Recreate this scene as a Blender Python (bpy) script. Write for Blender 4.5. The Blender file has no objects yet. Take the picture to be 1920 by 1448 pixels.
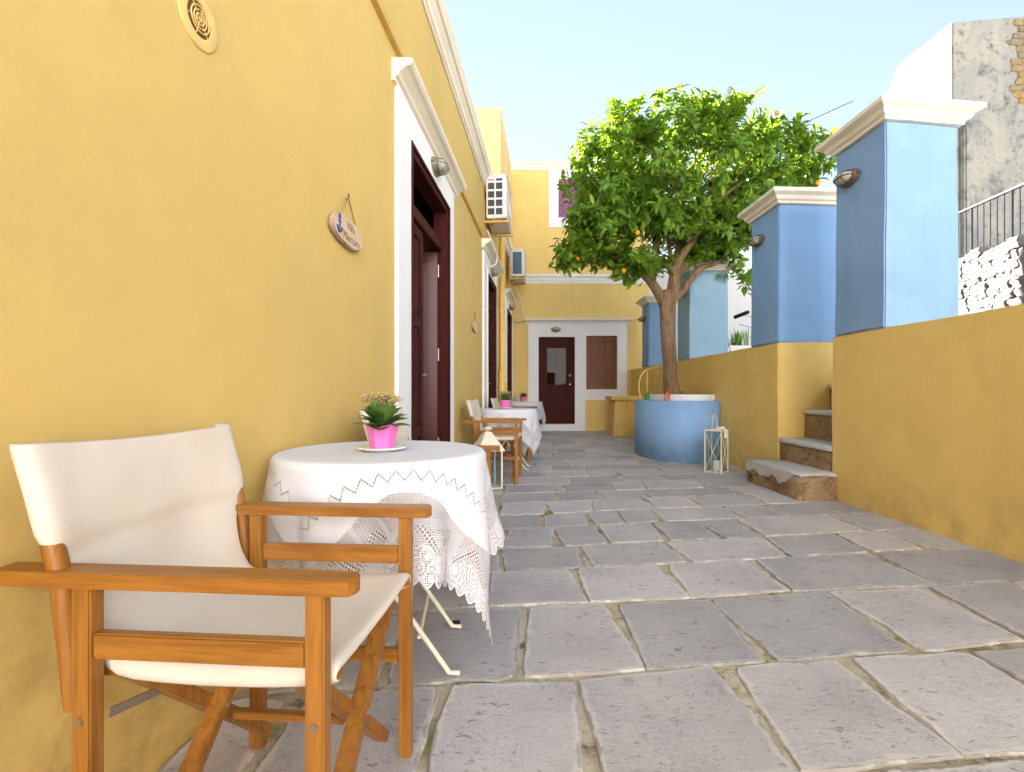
import bpy, bmesh, math, random
from mathutils import Vector, Matrix, noise
R = math.radians
random.seed(7)
SC = bpy.context.scene
COL = SC.collection

# ---------------------------------------------------------------- camera, sky, sun, exposure
cam_d = bpy.data.cameras.new("camera")
cam = bpy.data.objects.new("camera", cam_d)
COL.objects.link(cam)
cam.location = (0, 0, 0.92)
cam.rotation_euler = (R(90), 0, 0)
cam_d.sensor_fit = 'HORIZONTAL'
cam_d.sensor_width = 36
cam_d.lens = 930 / 1920 * 36
cam_d.shift_y = 11 / 1920
cam_d.clip_start = 0.02
cam_d.clip_end = 2000
SC.camera = cam

SUN_EL, SUN_AZ = 26.5, -15.5          # azimuth measured from +Y, negative = to the left
world = bpy.data.worlds.new("World")
SC.world = world
world.use_nodes = True
wn = world.node_tree
wn.nodes.clear()
wo = wn.nodes.new("ShaderNodeOutputWorld")
wb = wn.nodes.new("ShaderNodeBackground")
ws = wn.nodes.new("ShaderNodeTexSky")
ws.sky_type = 'NISHITA'
ws.sun_disc = False
ws.sun_elevation = R(SUN_EL)
ws.sun_rotation = R(SUN_AZ)
ws.air_density = 1.0
ws.dust_density = 0.0
ws.ozone_density = 1.5
wb.inputs[1].default_value = 0.052
wg = wn.nodes.new("ShaderNodeGamma")      # hazy, evenly bright winter sky: lowers the contrast of the whole dome alike
wg.inputs[1].default_value = 0.5
wn.links.new(ws.outputs[0], wg.inputs[0])
wn.links.new(wg.outputs[0], wb.inputs[0])
wn.links.new(wb.outputs[0], wo.inputs[0])

sun_d = bpy.data.lights.new("sun", 'SUN')
sun_d.energy = 5.0
sun_d.angle = R(0.5)
sun_d.color = (1.0, 0.965, 0.925)
sun = bpy.data.objects.new("sun", sun_d)
COL.objects.link(sun)
sdir = Vector((math.sin(R(SUN_AZ)) * math.cos(R(SUN_EL)), math.cos(R(SUN_AZ)) * math.cos(R(SUN_EL)), math.sin(R(SUN_EL))))
sun.rotation_euler = sdir.to_track_quat('Z', 'Y').to_euler()
sun.location = (-6, 20, 15)

vs = SC.view_settings
vs.view_transform = 'Standard'
vs.look = 'None'
vs.gamma = 1
vs.use_curve_mapping = False
vs.exposure = 3.54
SC.cycles.max_bounces = 10
SC.cycles.diffuse_bounces = 6
SC.cycles.transparent_max_bounces = 16
SC.cycles.use_denoising = True

# ---------------------------------------------------------------- material helpers
class NT:
    def __init__(s, name):
        s.m = bpy.data.materials.new(name)
        s.m.use_nodes = True
        s.t = s.m.node_tree
        s.t.nodes.clear()
        s.out = s.n("ShaderNodeOutputMaterial")
        s.tc = None
    def n(s, typ, **kw):
        nd = s.t.nodes.new(typ)
        for k, v in kw.items():
            setattr(nd, k, v)
        return nd
    def l(s, a, b):
        s.t.links.new(a, b)
    def put(s, sock, v):
        if v is None: return
        if isinstance(v, bpy.types.NodeSocket): s.l(v, sock)
        elif isinstance(v, (tuple, list)) and len(v) == 3 and sock.type == 'RGBA': sock.default_value = (*v, 1)
        else: sock.default_value = v
    def co(s, kind='Object'):
        if s.tc is None: s.tc = s.n("ShaderNodeTexCoord")
        return s.tc.outputs[kind]
    def rnd(s):
        return s.n("ShaderNodeObjectInfo").outputs['Random']
    def m_(s, op, a, b=None, c=None):
        nd = s.n("ShaderNodeMath", operation=op)
        for i, v in enumerate((a, b, c)):
            if v is not None: s.put(nd.inputs[i], v)
        return nd.outputs[0]
    def vm(s, op, a, b=None):
        nd = s.n("ShaderNodeVectorMath", operation=op)
        s.put(nd.inputs[0], a)
        if b is not None:
            if op == 'SCALE': s.put(nd.inputs['Scale'], b)
            else: s.put(nd.inputs[1], b)
        return nd.outputs[0]
    def noise(s, vec, scale, detail=4, rough=.55, dist=0):
        nd = s.n("ShaderNodeTexNoise")
        s.put(nd.inputs['Vector'], vec)
        nd.inputs['Scale'].default_value = scale
        nd.inputs['Detail'].default_value = detail
        nd.inputs['Roughness'].default_value = rough
        nd.inputs['Distortion'].default_value = dist
        return nd.outputs[0]
    def voro(s, vec, scale, feature='F1', out=0, rand=1):
        nd = s.n("ShaderNodeTexVoronoi", feature=feature)
        s.put(nd.inputs['Vector'], vec)
        nd.inputs['Scale'].default_value = scale
        nd.inputs['Randomness'].default_value = rand
        return nd.outputs[out]
    def ramp(s, fac, stops):
        nd = s.n("ShaderNodeValToRGB")
        e = nd.color_ramp.elements
        while len(e) < len(stops): e.new(.5)
        for i, (p, c) in enumerate(stops):
            e[i].position = p
            if not isinstance(c, (tuple, list)): c = (c, c, c)
            e[i].color = (*c, 1)
        s.put(nd.inputs[0], fac)
        return nd.outputs[0]
    def mix(s, f, a, b, blend='MIX'):
        nd = s.n("ShaderNodeMix", data_type='RGBA', blend_type=blend)
        s.put(nd.inputs[0], f); s.put(nd.inputs[6], a); s.put(nd.inputs[7], b)
        return nd.outputs[2]
    def bump(s, h, strength=.3, dist=.01, normal=None):
        nd = s.n("ShaderNodeBump")
        nd.inputs['Strength'].default_value = strength
        nd.inputs['Distance'].default_value = dist
        s.put(nd.inputs['Height'], h)
        if normal is not None: s.put(nd.inputs['Normal'], normal)
        return nd.outputs[0]
    def bsdf(s, color, rough=.8, normal=None, spec=.3, **kw):
        nd = s.n("ShaderNodeBsdfPrincipled")
        s.put(nd.inputs['Base Color'], color)
        s.put(nd.inputs['Roughness'], rough)
        s.put(nd.inputs['Specular IOR Level'], spec)
        if normal is not None: s.put(nd.inputs['Normal'], normal)
        for k, v in kw.items(): s.put(nd.inputs[k.replace('_', ' ')], v)
        return nd.outputs[0]
    def done(s, sh):
        s.l(sh, s.out.inputs[0])
        return s.m

def sc3(c, k): return tuple(max(0, min(1, x * k)) for x in c)

def plaster(name, c, var=.10, bump=.35, blotch=None, stain=None, streak=None, crack=0, patchy=0):
    t = NT(name)
    co = t.co()
    big = t.noise(co, .9, 5, .6)
    med = t.noise(co, 6, 5, .6)
    col = t.ramp(big, [(.3, sc3(c, 1 - var)), (.5, c), (.72, sc3(c, 1 + var * .7))])
    col = t.mix(t.m_('MULTIPLY', t.ramp(med, [(.35, 0), (.75, 1)]), .35), col, sc3(c, .88))
    if stain:
        f = t.ramp(t.noise(co, 2.3, 8, .7, .6), [(.52, 0), (.68, 1)])
        col = t.mix(t.m_('MULTIPLY', f, stain[1]), col, stain[0])
    if streak:
        mp = t.n("ShaderNodeMapping"); t.l(co, mp.inputs[0]); mp.inputs['Scale'].default_value = (5, 5, .35)
        f = t.ramp(t.noise(mp.outputs[0], 2, 6, .65), [(.5, 0), (.75, 1)])
        col = t.mix(t.m_('MULTIPLY', f, streak[1]), col, streak[0])
    if blotch:
        # weathered base: colour patches only near the foot of the wall
        sp = t.n("ShaderNodeSeparateXYZ"); t.l(co, sp.inputs[0])
        h = t.m_('ADD', sp.outputs[2], t.m_('MULTIPLY', t.m_('SUBTRACT', med, .5), blotch[2]))
        f = t.ramp(h, [(0.02, 1), (blotch[3], 0)])
        f2 = t.ramp(t.noise(co, 7, 6, .65), [(.40, 0), (.62, 1)])
        col = t.mix(t.m_('MULTIPLY', t.m_('MULTIPLY', f, f2), blotch[1]), col, blotch[0])
    if patchy:
        f = t.ramp(t.noise(t.vm('ADD', co, (3.1, 7.7, 1.3)), 1.1, 3, .45), [(.50, 0), (.535, 1)])
        col = t.mix(t.m_('MULTIPLY', f, patchy), col, sc3(c, 1.14))
        f = t.ramp(t.noise(t.vm('ADD', co, (9.1, 2.7, 4.3)), 1.9, 6, .65), [(.57, 0), (.63, 1)])
        col = t.mix(t.m_('MULTIPLY', f, patchy * .8), col, sc3(c, .78))
    ckh = None
    if crack:
        wob = t.n('ShaderNodeTexNoise'); t.l(co, wob.inputs['Vector']); wob.inputs['Scale'].default_value = 3; wob.inputs['Detail'].default_value = 6
        e_ = t.voro(t.vm('ADD', co, t.vm('SCALE', wob.outputs[1], .35)), .8, 'DISTANCE_TO_EDGE')
        ckh = t.m_('MULTIPLY', t.ramp(e_, [(0, 1), (.0035, 0)]), t.ramp(t.noise(co, .8, 2), [(.50, 0), (.56, 1)]))
        col = t.mix(t.m_('MULTIPLY', ckh, crack), col, sc3(c, .42))
    fine = t.noise(co, 140, 3, .6)
    lump = t.noise(co, 9, 4, .55)
    tr_ = t.n("ShaderNodeMapping"); t.l(co, tr_.inputs[0]); tr_.inputs['Scale'].default_value = (1, 1, 3.2); tr_.inputs['Rotation'].default_value = (.5, .4, 0)
    trowel = t.noise(tr_.outputs[0], 5, 5, .6, .8)
    hgt = t.m_('ADD', t.m_('ADD', t.m_('MULTIPLY', fine, .25), lump), t.m_('MULTIPLY', trowel, .8))
    if ckh is not None: hgt = t.m_('SUBTRACT', hgt, ckh)
    return t.done(t.bsdf(col, .85, t.bump(hgt, bump, .006), .25))

def wood(name, c1, c2, axis, rough=.42, scale=1.0, spec=.4):
    t = NT(name)
    co = t.vm('ADD', t.co(), t.vm('SCALE', t.vm('ADD', t.n("ShaderNodeCombineXYZ").outputs[0], (1, .7, .3)), t.m_('MULTIPLY', t.rnd(), 9)))
    mp = t.n("ShaderNodeMapping"); t.l(co, mp.inputs[0])
    s = [34 * scale] * 3; s[axis] = 2.4 * scale
    mp.inputs['Scale'].default_value = s
    g = t.noise(mp.outputs[0], 1.6, 6, .62, .7)
    f = t.noise(mp.outputs[0], 6, 3, .6)
    col = t.ramp(g, [(.28, c2), (.55, c1), (.8, sc3(c1, 1.25))])
    col = t.mix(t.m_('MULTIPLY', t.ramp(f, [(.5, 0), (.7, 1)]), .4), col, sc3(c2, .8))
    r2 = t.m_('FRACT', t.m_('MULTIPLY', t.rnd(), 17.31))
    tint = t.ramp(r2, [(0, (1.0, .97, .91)), (.35, (1.0, .985, .97)), (.65, (.96, .97, 1.0)), (.85, (1.0, .96, .97)), (1, (1.0, .94, .85))])
    col = t.mix(1.0, col, tint, 'MULTIPLY')
    hs = t.n("ShaderNodeHueSaturation"); t.l(col, hs.inputs['Color'])
    t.l(t.m_('ADD', .84, t.m_('MULTIPLY', t.rnd(), .3)), hs.inputs['Value'])
    return t.done(t.bsdf(hs.outputs[0], rough, t.bump(g, .12, .002), spec))

def plain(name, c, rough=.5, metal=0, bump=0, scale=60, var=.08, spec=.4, **kw):
    t = NT(name)
    co = t.co()
    n_ = t.noise(co, scale * .25, 4)
    col = t.ramp(n_, [(.3, sc3(c, 1 - var)), (.7, sc3(c, 1 + var))])
    nrm = t.bump(t.noise(co, scale, 3), bump, .002) if bump else None
    return t.done(t.bsdf(col, rough, nrm, spec, Metallic=metal, **kw))

M = {}
YEL = (.645, .455, .15)
M['yellow'] = plaster('yellow_plaster', YEL, .06, .5, blotch=((.37, .24, .07), .85, .6, .95), patchy=.14)
M['yellow_back'] = plaster('yellow_plaster_plain', (.80, .57, .20), .06, .30, streak=((.62, .43, .13), .35))
M['ochre'] = plaster('ochre_plaster', (.77, .545, .175), .07, .45, stain=((.60, .38, .10), .22), streak=((.58, .37, .10), .22), blotch=((.36, .24, .10), .6, .35, .36), crack=.22, patchy=.22)
M['flare_yellow'] = plaster('flare_tinted_plaster', (.80, .58, .27), .06, .25)  # upper storey plaster with the peach of sun flare put into its colour
M['white'] = plaster('white_trim', (.86, .84, .84), .03, .20, streak=((.74, .70, .67), .25))
M['cream'] = plaster('cream_moulding', (.80, .73, .60), .05, .20, streak=((.62, .54, .42), .30))
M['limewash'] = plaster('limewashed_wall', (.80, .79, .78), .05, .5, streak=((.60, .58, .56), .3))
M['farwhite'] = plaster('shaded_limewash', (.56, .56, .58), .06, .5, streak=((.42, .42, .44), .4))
M['rear'] = plaster('cream_house_render', (.62, .62, .63), .05, .4)
M['blue1'] = plaster('blue_plaster', (.225, .36, .57), .07, .35, crack=.15, patchy=.25, stain=((.26, .41, .62), .45), streak=((.165, .30, .52), .45))
M['blue2'] = plaster('mid_blue_plaster', (.225, .385, .62), .06, .30, crack=.15, patchy=.25, stain=((.17, .34, .56), .25), streak=((.165, .31, .52), .45))
M['blue3'] = plaster('pale_teal_plaster', (.27, .43, .56), .06, .30, crack=.15, patchy=.25, stain=((.22, .38, .52), .25))
M['blue4'] = plaster('planter_blue_plaster', (.27, .45, .74), .10, .40, stain=((.33, .50, .76), .55), streak=((.20, .36, .64), .4), blotch=((.20, .30, .42), .8, .3, .35), patchy=.5)

def grey_wall():
    t = NT('weathered_grey_render')
    co = t.co()
    a = t.noise(co, .55, 8, .68, .5)
    b = t.noise(co, 2.2, 8, .72, .9)
    col = t.ramp(a, [(.3, (.17, .175, .175)), (.45, (.27, .265, .24)), (.6, (.35, .33, .275)), (.75, (.38, .34, .25))])
    col = t.mix(t.ramp(b, [(.52, 0), (.66, 1)]), col, (.12, .125, .13))
    sp = t.ramp(t.noise(co, 9, 9, .75), [(.57, 0), (.64, 1)])
    col = t.mix(t.m_('MULTIPLY', sp, .8), col, (.055, .055, .055))
    mp = t.n("ShaderNodeMapping"); t.l(co, mp.inputs[0]); mp.inputs['Scale'].default_value = (3, 3, .3)
    col = t.mix(t.m_('MULTIPLY', t.ramp(t.noise(mp.outputs[0], 1.4, 6), [(.5, 0), (.7, 1)]), .5), col, (.42, .39, .31))
    return t.done(t.bsdf(col, .9, t.bump(b, .5, .03), .2))
M['grey'] = grey_wall()

def stone_mat(name, base, dark, speck, warm, rs=1.0):
    t = NT(name)
    off = t.vm('SCALE', (13.7, 7.1, 3.3), t.rnd())
    co = t.vm('ADD', t.co(), off)
    big = t.noise(co, 2.2 * rs, 6, .6)
    col = t.ramp(big, [(.28, dark), (.5, base), (.72, warm)])
    # pitted chisel strokes
    mp = t.n("ShaderNodeMapping"); t.l(co, mp.inputs[0]); mp.inputs['Scale'].default_value = (1, 1.9, 1); mp.inputs['Rotation'].default_value = (0, 0, .5)
    st = t.noise(mp.outputs[0], 26 * rs, 8, .72, .8)
    stm = t.ramp(st, [(.565, 0), (.63, 1)])
    patch = t.ramp(t.noise(co, 5 * rs, 4), [(.36, .12), (.60, 1)])
    col = t.mix(t.m_('MULTIPLY', t.m_('MULTIPLY', stm, patch), .75), col, speck)
    gr = t.noise(co, 170 * rs, 3, .7)
    col = t.mix(t.m_('MULTIPLY', t.ramp(gr, [(.50, 0), (.70, 1)]), .40), col, sc3(base, 1.45))
    col = t.mix(t.m_('MULTIPLY', t.ramp(t.noise(co, 95 * rs, 4, .7), [(.56, 0), (.68, 1)]), .5), col, sc3(dark, .6))
    blot = t.ramp(t.noise(co, 3.7 * rs, 7, .7, .5), [(.60, 0), (.70, 1)])
    col = t.mix(t.m_('MULTIPLY', blot, .55), col, sc3(dark, .62))
    if rs == 1.0:
        lime = t.n("ShaderNodeAttribute"); lime.attribute_name = 'lime'
        lf = t.m_('ADD', t.m_('POWER', lime.outputs['Fac'], 1.6), t.m_('MULTIPLY', t.m_('SUBTRACT', t.noise(co, 8, 6, .7), .5), 1.7))
        col = t.mix(t.m_('MULTIPLY', t.ramp(lf, [(.56, 0), (.82, 1)]), .6), col, (.62, .58, .52))
        df = t.m_('ADD', t.m_('POWER', lime.outputs['Fac'], 2.2), t.m_('MULTIPLY', t.m_('SUBTRACT', t.noise(t.vm('ADD', co, (4, 2, 1)), 13, 7, .72), .5), 1.9))
        col = t.mix(t.m_('MULTIPLY', t.ramp(df, [(.84, 0), (.97, 1)]), .5), col, (.20, .17, .145))
    crk = t.voro(t.vm('ADD', co, t.vm('SCALE', t.n('ShaderNodeTexNoise').outputs[1], .25)), 1.3 * rs, 'DISTANCE_TO_EDGE')
    ck = t.ramp(crk, [(0, 1), (.003, 0)])
    ckm = t.ramp(t.noise(co, 1.1 * rs, 2), [(.60, 0), (.64, 1)])
    ckf = t.m_('MULTIPLY', t.m_('MULTIPLY', ck, ckm), .6)
    col = t.mix(ckf, col, sc3(speck, .9))
    hs = t.n("ShaderNodeHueSaturation"); t.l(col, hs.inputs['Color'])
    t.l(t.m_('ADD', .82, t.m_('MULTIPLY', t.rnd(), .36)), hs.inputs['Value'])
    t.l(t.m_('ADD', .8, t.m_('MULTIPLY', t.rnd(), .5)), hs.inputs['Saturation'])
    h = t.m_('ADD', t.m_('MULTIPLY', st, -.9), t.m_('MULTIPLY', gr, .35))
    h = t.m_('ADD', h, t.m_('MULTIPLY', t.noise(co, 7 * rs, 4), 1.2))
    h = t.m_('SUBTRACT', h, ckf)
    return t.done(t.bsdf(hs.outputs[0], .78, t.bump(h, .75, .007), .3))
M['paver'] = stone_mat('worn_grey_flagstone', (.445, .42, .415), (.345, .325, .325), (.12, .085, .055), (.525, .495, .475))
M['rubble'] = stone_mat('limestone_rubble', (.20, .185, .165), (.13, .12, .11), (.10, .065, .035), (.235, .215, .185), 1.6)

M['ochrestone'] = stone_mat('ochre_field_stone', (.30, .22, .12), (.17, .13, .08), (.10, .07, .04), (.36, .29, .18), 1.6)
def mortar_mat():
    t = NT('mossy_mortar')
    co = t.co()
    a = t.noise(co, 5, 7, .65)
    b = t.noise(co, 3.1, 6, .7, .4)
    c = t.noise(co, 40, 5, .7)
    col = t.ramp(a, [(.3, (.32, .25, .15)), (.5, (.50, .43, .31)), (.7, (.62, .57, .47))])
    col = t.mix(t.ramp(b, [(.52, 0), (.63, .88)]), col, (.16, .17, .025))
    col = t.mix(t.ramp(t.noise(co, 4.3, 6, .7), [(.56, 0), (.64, .85)]), col, (.11, .07, .035))
    col = t.mix(t.ramp(c, [(.6, 0), (.75, .6)]), col, (.10, .08, .05))
    return t.done(t.bsdf(col, .95, t.bump(t.m_('ADD', a, c), .9, .012), .15))
M['mortar'] = mortar_mat()

def step_mat():
    t = NT('crumbling_step_render')
    co = t.co()
    a = t.noise(co, 3, 7, .68)
    col = t.ramp(a, [(.3, (.20, .125, .06)), (.5, (.33, .22, .12)), (.7, (.44, .33, .21))])
    cr = t.voro(t.vm('ADD', co, t.vm('SCALE', t.n('ShaderNodeTexNoise').outputs[1], .3)), 3.0, 'DISTANCE_TO_EDGE')
    col = t.mix(t.ramp(cr, [(0, .85), (.03, 0)]), col, (.08, .055, .03))
    col = t.mix(t.ramp(t.noise(co, 5.5, 6, .7), [(.6, 0), (.68, .9)]), col, (.07, .055, .04))
    return t.done(t.bsdf(col, .92, t.bump(t.m_('ADD', a, t.noise(co, 30, 5, .7)), .8, .015), .15))
M['step'] = step_mat()
M['tread'] = plaster('worn_white_step', (.56, .53, .52), .2, 1.0, stain=((.36, .30, .24), .75), streak=((.42, .38, .34), .4))

WD1, WD2 = (.33, .138, .021), (.19, .070, .010)
M['teak_x'] = wood('oiled_teak_long', WD1, WD2, 0)
M['teak_y'] = wood('oiled_teak_cross', WD1, WD2, 1)
M['teak_z'] = wood('oiled_teak_upright', WD1, WD2, 2)
M['mahogany'] = wood('dark_varnished_wood', (.060, .0125, .010), (.034, .007, .006), 2, .5, 1.0, .08)
M['redlit'] = wood('red_lit_door_wood', (.10, .013, .010), (.06, .008, .007), 2, .35)  # red light on the open leaf is put into its wood colour
M['shutter'] = wood('brown_shutter_wood', (.25, .088, .028), (.14, .048, .016), 2, .45)
M['purple'] = plain('purple_shutter_paint', (.26, .085, .20), .55)
M['canvas'] = None
def canvas_mat():
    t = NT('cream_canvas')
    co = t.co()
    w = t.m_('ADD', t.noise(co, 420, 2), t.m_('MULTIPLY', t.noise(co, 7, 2, .45, .6), 4.5))
    col = t.ramp(t.noise(co, 5, 5), [(.3, (.70, .61, .51)), (.7, (.78, .71, .62))])
    d = t.bsdf(col, .9, t.bump(w, .22, .0035), .15)
    tr = t.n("ShaderNodeBsdfTranslucent"); t.put(tr.inputs[0], (.8, .7, .55))
    mx = t.n("ShaderNodeMixShader"); mx.inputs[0].default_value = .15
    t.l(d, mx.inputs[1]); t.l(tr.outputs[0], mx.inputs[2])
    return t.done(mx.outputs[0])
M['canvas'] = canvas_mat()
M['metal'] = plain('dull_brass_fitting', (.42, .37, .28), .38, .9)
M['iron'] = plain('grey_iron_rail', (.028, .028, .032), .7, 0, 0, 60, .08, .1)
M['creammetal'] = plain('cream_painted_metal', (.78, .70, .55), .5, 0, .1)
M['acwhite'] = plain('off_white_enamel', (.74, .70, .64), .4, 0, .05, 30, .05)
M['acdark'] = plain('dark_grille_slots', (.07, .075, .10), .6)
M['acfin'] = plain('blue_grey_fins', (.06, .10, .15), .4, .3)
M['acred'] = plain('faded_red_print', (.45, .12, .09), .6)
M['conduit'] = plain('yellow_painted_conduit', (.58, .36, .07), .55)
M['pipe'] = plain('yellow_painted_pipe', (.74, .48, .12), .5)
M['cable'] = plain('white_cable', (.72, .67, .58), .5)
M['darkcable'] = plain('dark_cable', (.05, .05, .055), .6)
M['lampmetal'] = plain('rusty_lamp_metal', (.17, .12, .09), .5, .4, .3)
M['lampgreen'] = plain('tarnished_brass_lamp', (.28, .27, .19), .45, .5, .3)
M['lampglass'] = plain('ribbed_lamp_glass', (.50, .47, .40), .18, 0, .6, 90, .12, .6)
M['vent'] = plain('yellow_vent_plastic', (.74, .52, .18), .5)
M['ventdark'] = plain('vent_slots', (.16, .075, .02), .8)
M['bark'] = None
def bark_mat():
    t = NT('orange_tree_bark')
    co = t.co()
    mp = t.n("ShaderNodeMapping"); t.l(co, mp.inputs[0]); mp.inputs['Scale'].default_value = (1, 1, .16)
    a = t.noise(mp.outputs[0], 26, 7, .65, .6)
    col = t.ramp(a, [(.3, (.10, .058, .03)), (.5, (.245, .15, .078)), (.72, (.37, .245, .135))])
    col = t.mix(t.m_('MULTIPLY', t.ramp(t.noise(co, 6, 5), [(.5, 0), (.7, 1)]), .5), col, (.26, .22, .16))
    return t.done(t.bsdf(col, .85, t.bump(a, .8, .02), .2))
M['bark'] = bark_mat()

def leaf_mat(name, c, tcol, varscale=2.2, rough=.38, tf=.32, rndobj=False):
    t = NT(name)
    co = t.co('Object')
    geo = t.n("ShaderNodeNewGeometry")
    isl = geo.outputs['Random Per Island']
    r = t.rnd() if rndobj else isl
    col = t.ramp(r, [(0, sc3(c, .62)), (.5, c), (.86, sc3(c, 1.35)), (1, (c[0] * 2.3, c[1] * 1.55, c[2] * .9))])
    d = t.bsdf(col, rough, None, .28)
    tr = t.n("ShaderNodeBsdfTranslucent"); t.put(tr.inputs[0], tcol)
    mx = t.n("ShaderNodeMixShader"); mx.inputs[0].default_value = tf
    t.l(d, mx.inputs[1]); t.l(tr.outputs[0], mx.inputs[2])
    return t.done(mx.outputs[0])
M['leaf'] = leaf_mat('citrus_leaf', (.12, .235, .024), (.33, .48, .03), tf=.36, rough=.5)
M['leafobj'] = leaf_mat('citrus_leaf_single', (.12, .235, .024), (.33, .48, .03), tf=.36, rough=.5, rndobj=True)
M['kal'] = leaf_mat('succulent_leaf', (.085, .19, .045), (.2, .4, .06), tf=.12, rndobj=True)
M['kalstuff'] = leaf_mat('flower_stalk_green', (.16, .27, .07), (.25, .4, .06), tf=.1)
M['palm'] = leaf_mat('pale_palm_frond', (.13, .15, .07), (.20, .24, .10), tf=.35)
M['grass'] = leaf_mat('green_weed', (.13, .25, .05), (.25, .42, .06), tf=.3)
M['orange'] = plain('orange_rind', (.70, .29, .02), .45, 0, .3, 200, .1)
M['bud'] = plain('pink_green_buds', (.40, .36, .12), .6, 0, 0, 400, .45)
M['bloom'] = plain('pink_petals', (.75, .11, .22), .6, 0, 0, 300, .3)
M['pink'] = plain('pink_foil_pot', (.78, .17, .50), .38, 0, .12, 40, .08)
M['china'] = plain('white_saucer', (.82, .79, .74), .22)
M['curtain'] = plain('reflection_brown_curtain', (.20, .085, .035), .9)  # brown reflection of the door pane is put into the curtain colour
M['soil'] = plain('dry_soil', (.16, .11, .07), .95, 0, .8)
M['greenlan'] = plain('green_lantern_paint', (.07, .26, .06), .4)
M['oranlan'] = plain('orange_lantern_paint', (.72, .14, .025), .4)
M['candle'] = plain('white_candle_wax', (.82, .80, .76), .5)
M['ribbon'] = plain('ivory_ribbon', (.80, .74, .62), .7)
M['signwood'] = wood('pale_slice_wood', (.66, .50, .33), (.58, .42, .27), 1, .7)
M['barkedge'] = plain('sign_bark_edge', (.36, .26, .18), .9, 0, 1, 70, .3)
M['ink'] = plain('brown_ink', (.17, .115, .085), .8)
M['inkblue'] = plain('blue_anchor_paint', (.05, .075, .24), .6)
M['cord'] = plain('jute_cord', (.45, .26, .08), .9)
M['interior'] = plain('dim_room_plaster', (.35, .27, .2), .9)
M['roof'] = plain('flat_roof_screed', (.45, .42, .38), .9)
M['terrace'] = plaster('terrace_cement', (.50, .48, .45), .1, .6)
M['yard'] = plaster('pale_yard_paving', (.16, .15, .145), .12, .6)
M['ground'] = plain('dry_earth', (.30, .26, .20), .95, 0, .5, 3, .2)
def glass_mat(name, tint=(.9, .95, .95), refl=.0, gl=.9):
    t = NT(name)
    g = t.n("ShaderNodeBsdfGlossy"); g.inputs['Roughness'].default_value = .02; t.put(g.inputs[0], (gl, gl, gl))
    tr = t.n("ShaderNodeBsdfTransparent"); t.put(tr.inputs[0], tint)
    fr = t.n("ShaderNodeLayerWeight")
    f = t.m_('ADD', t.m_('MULTIPLY', t.m_('POWER', fr.outputs['Facing'], 5), .85), .035 + refl)
    mx = t.n("ShaderNodeMixShader"); t.l(f, mx.inputs[0]); t.l(tr.outputs[0], mx.inputs[1]); t.l(g.outputs[0], mx.inputs[2])
    return t.done(mx.outputs[0])
M['glass'] = glass_mat('clear_glass')
M['doorglass'] = glass_mat('reflecting_door_glass', (.50, .38, .27), .02, .16)

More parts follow.
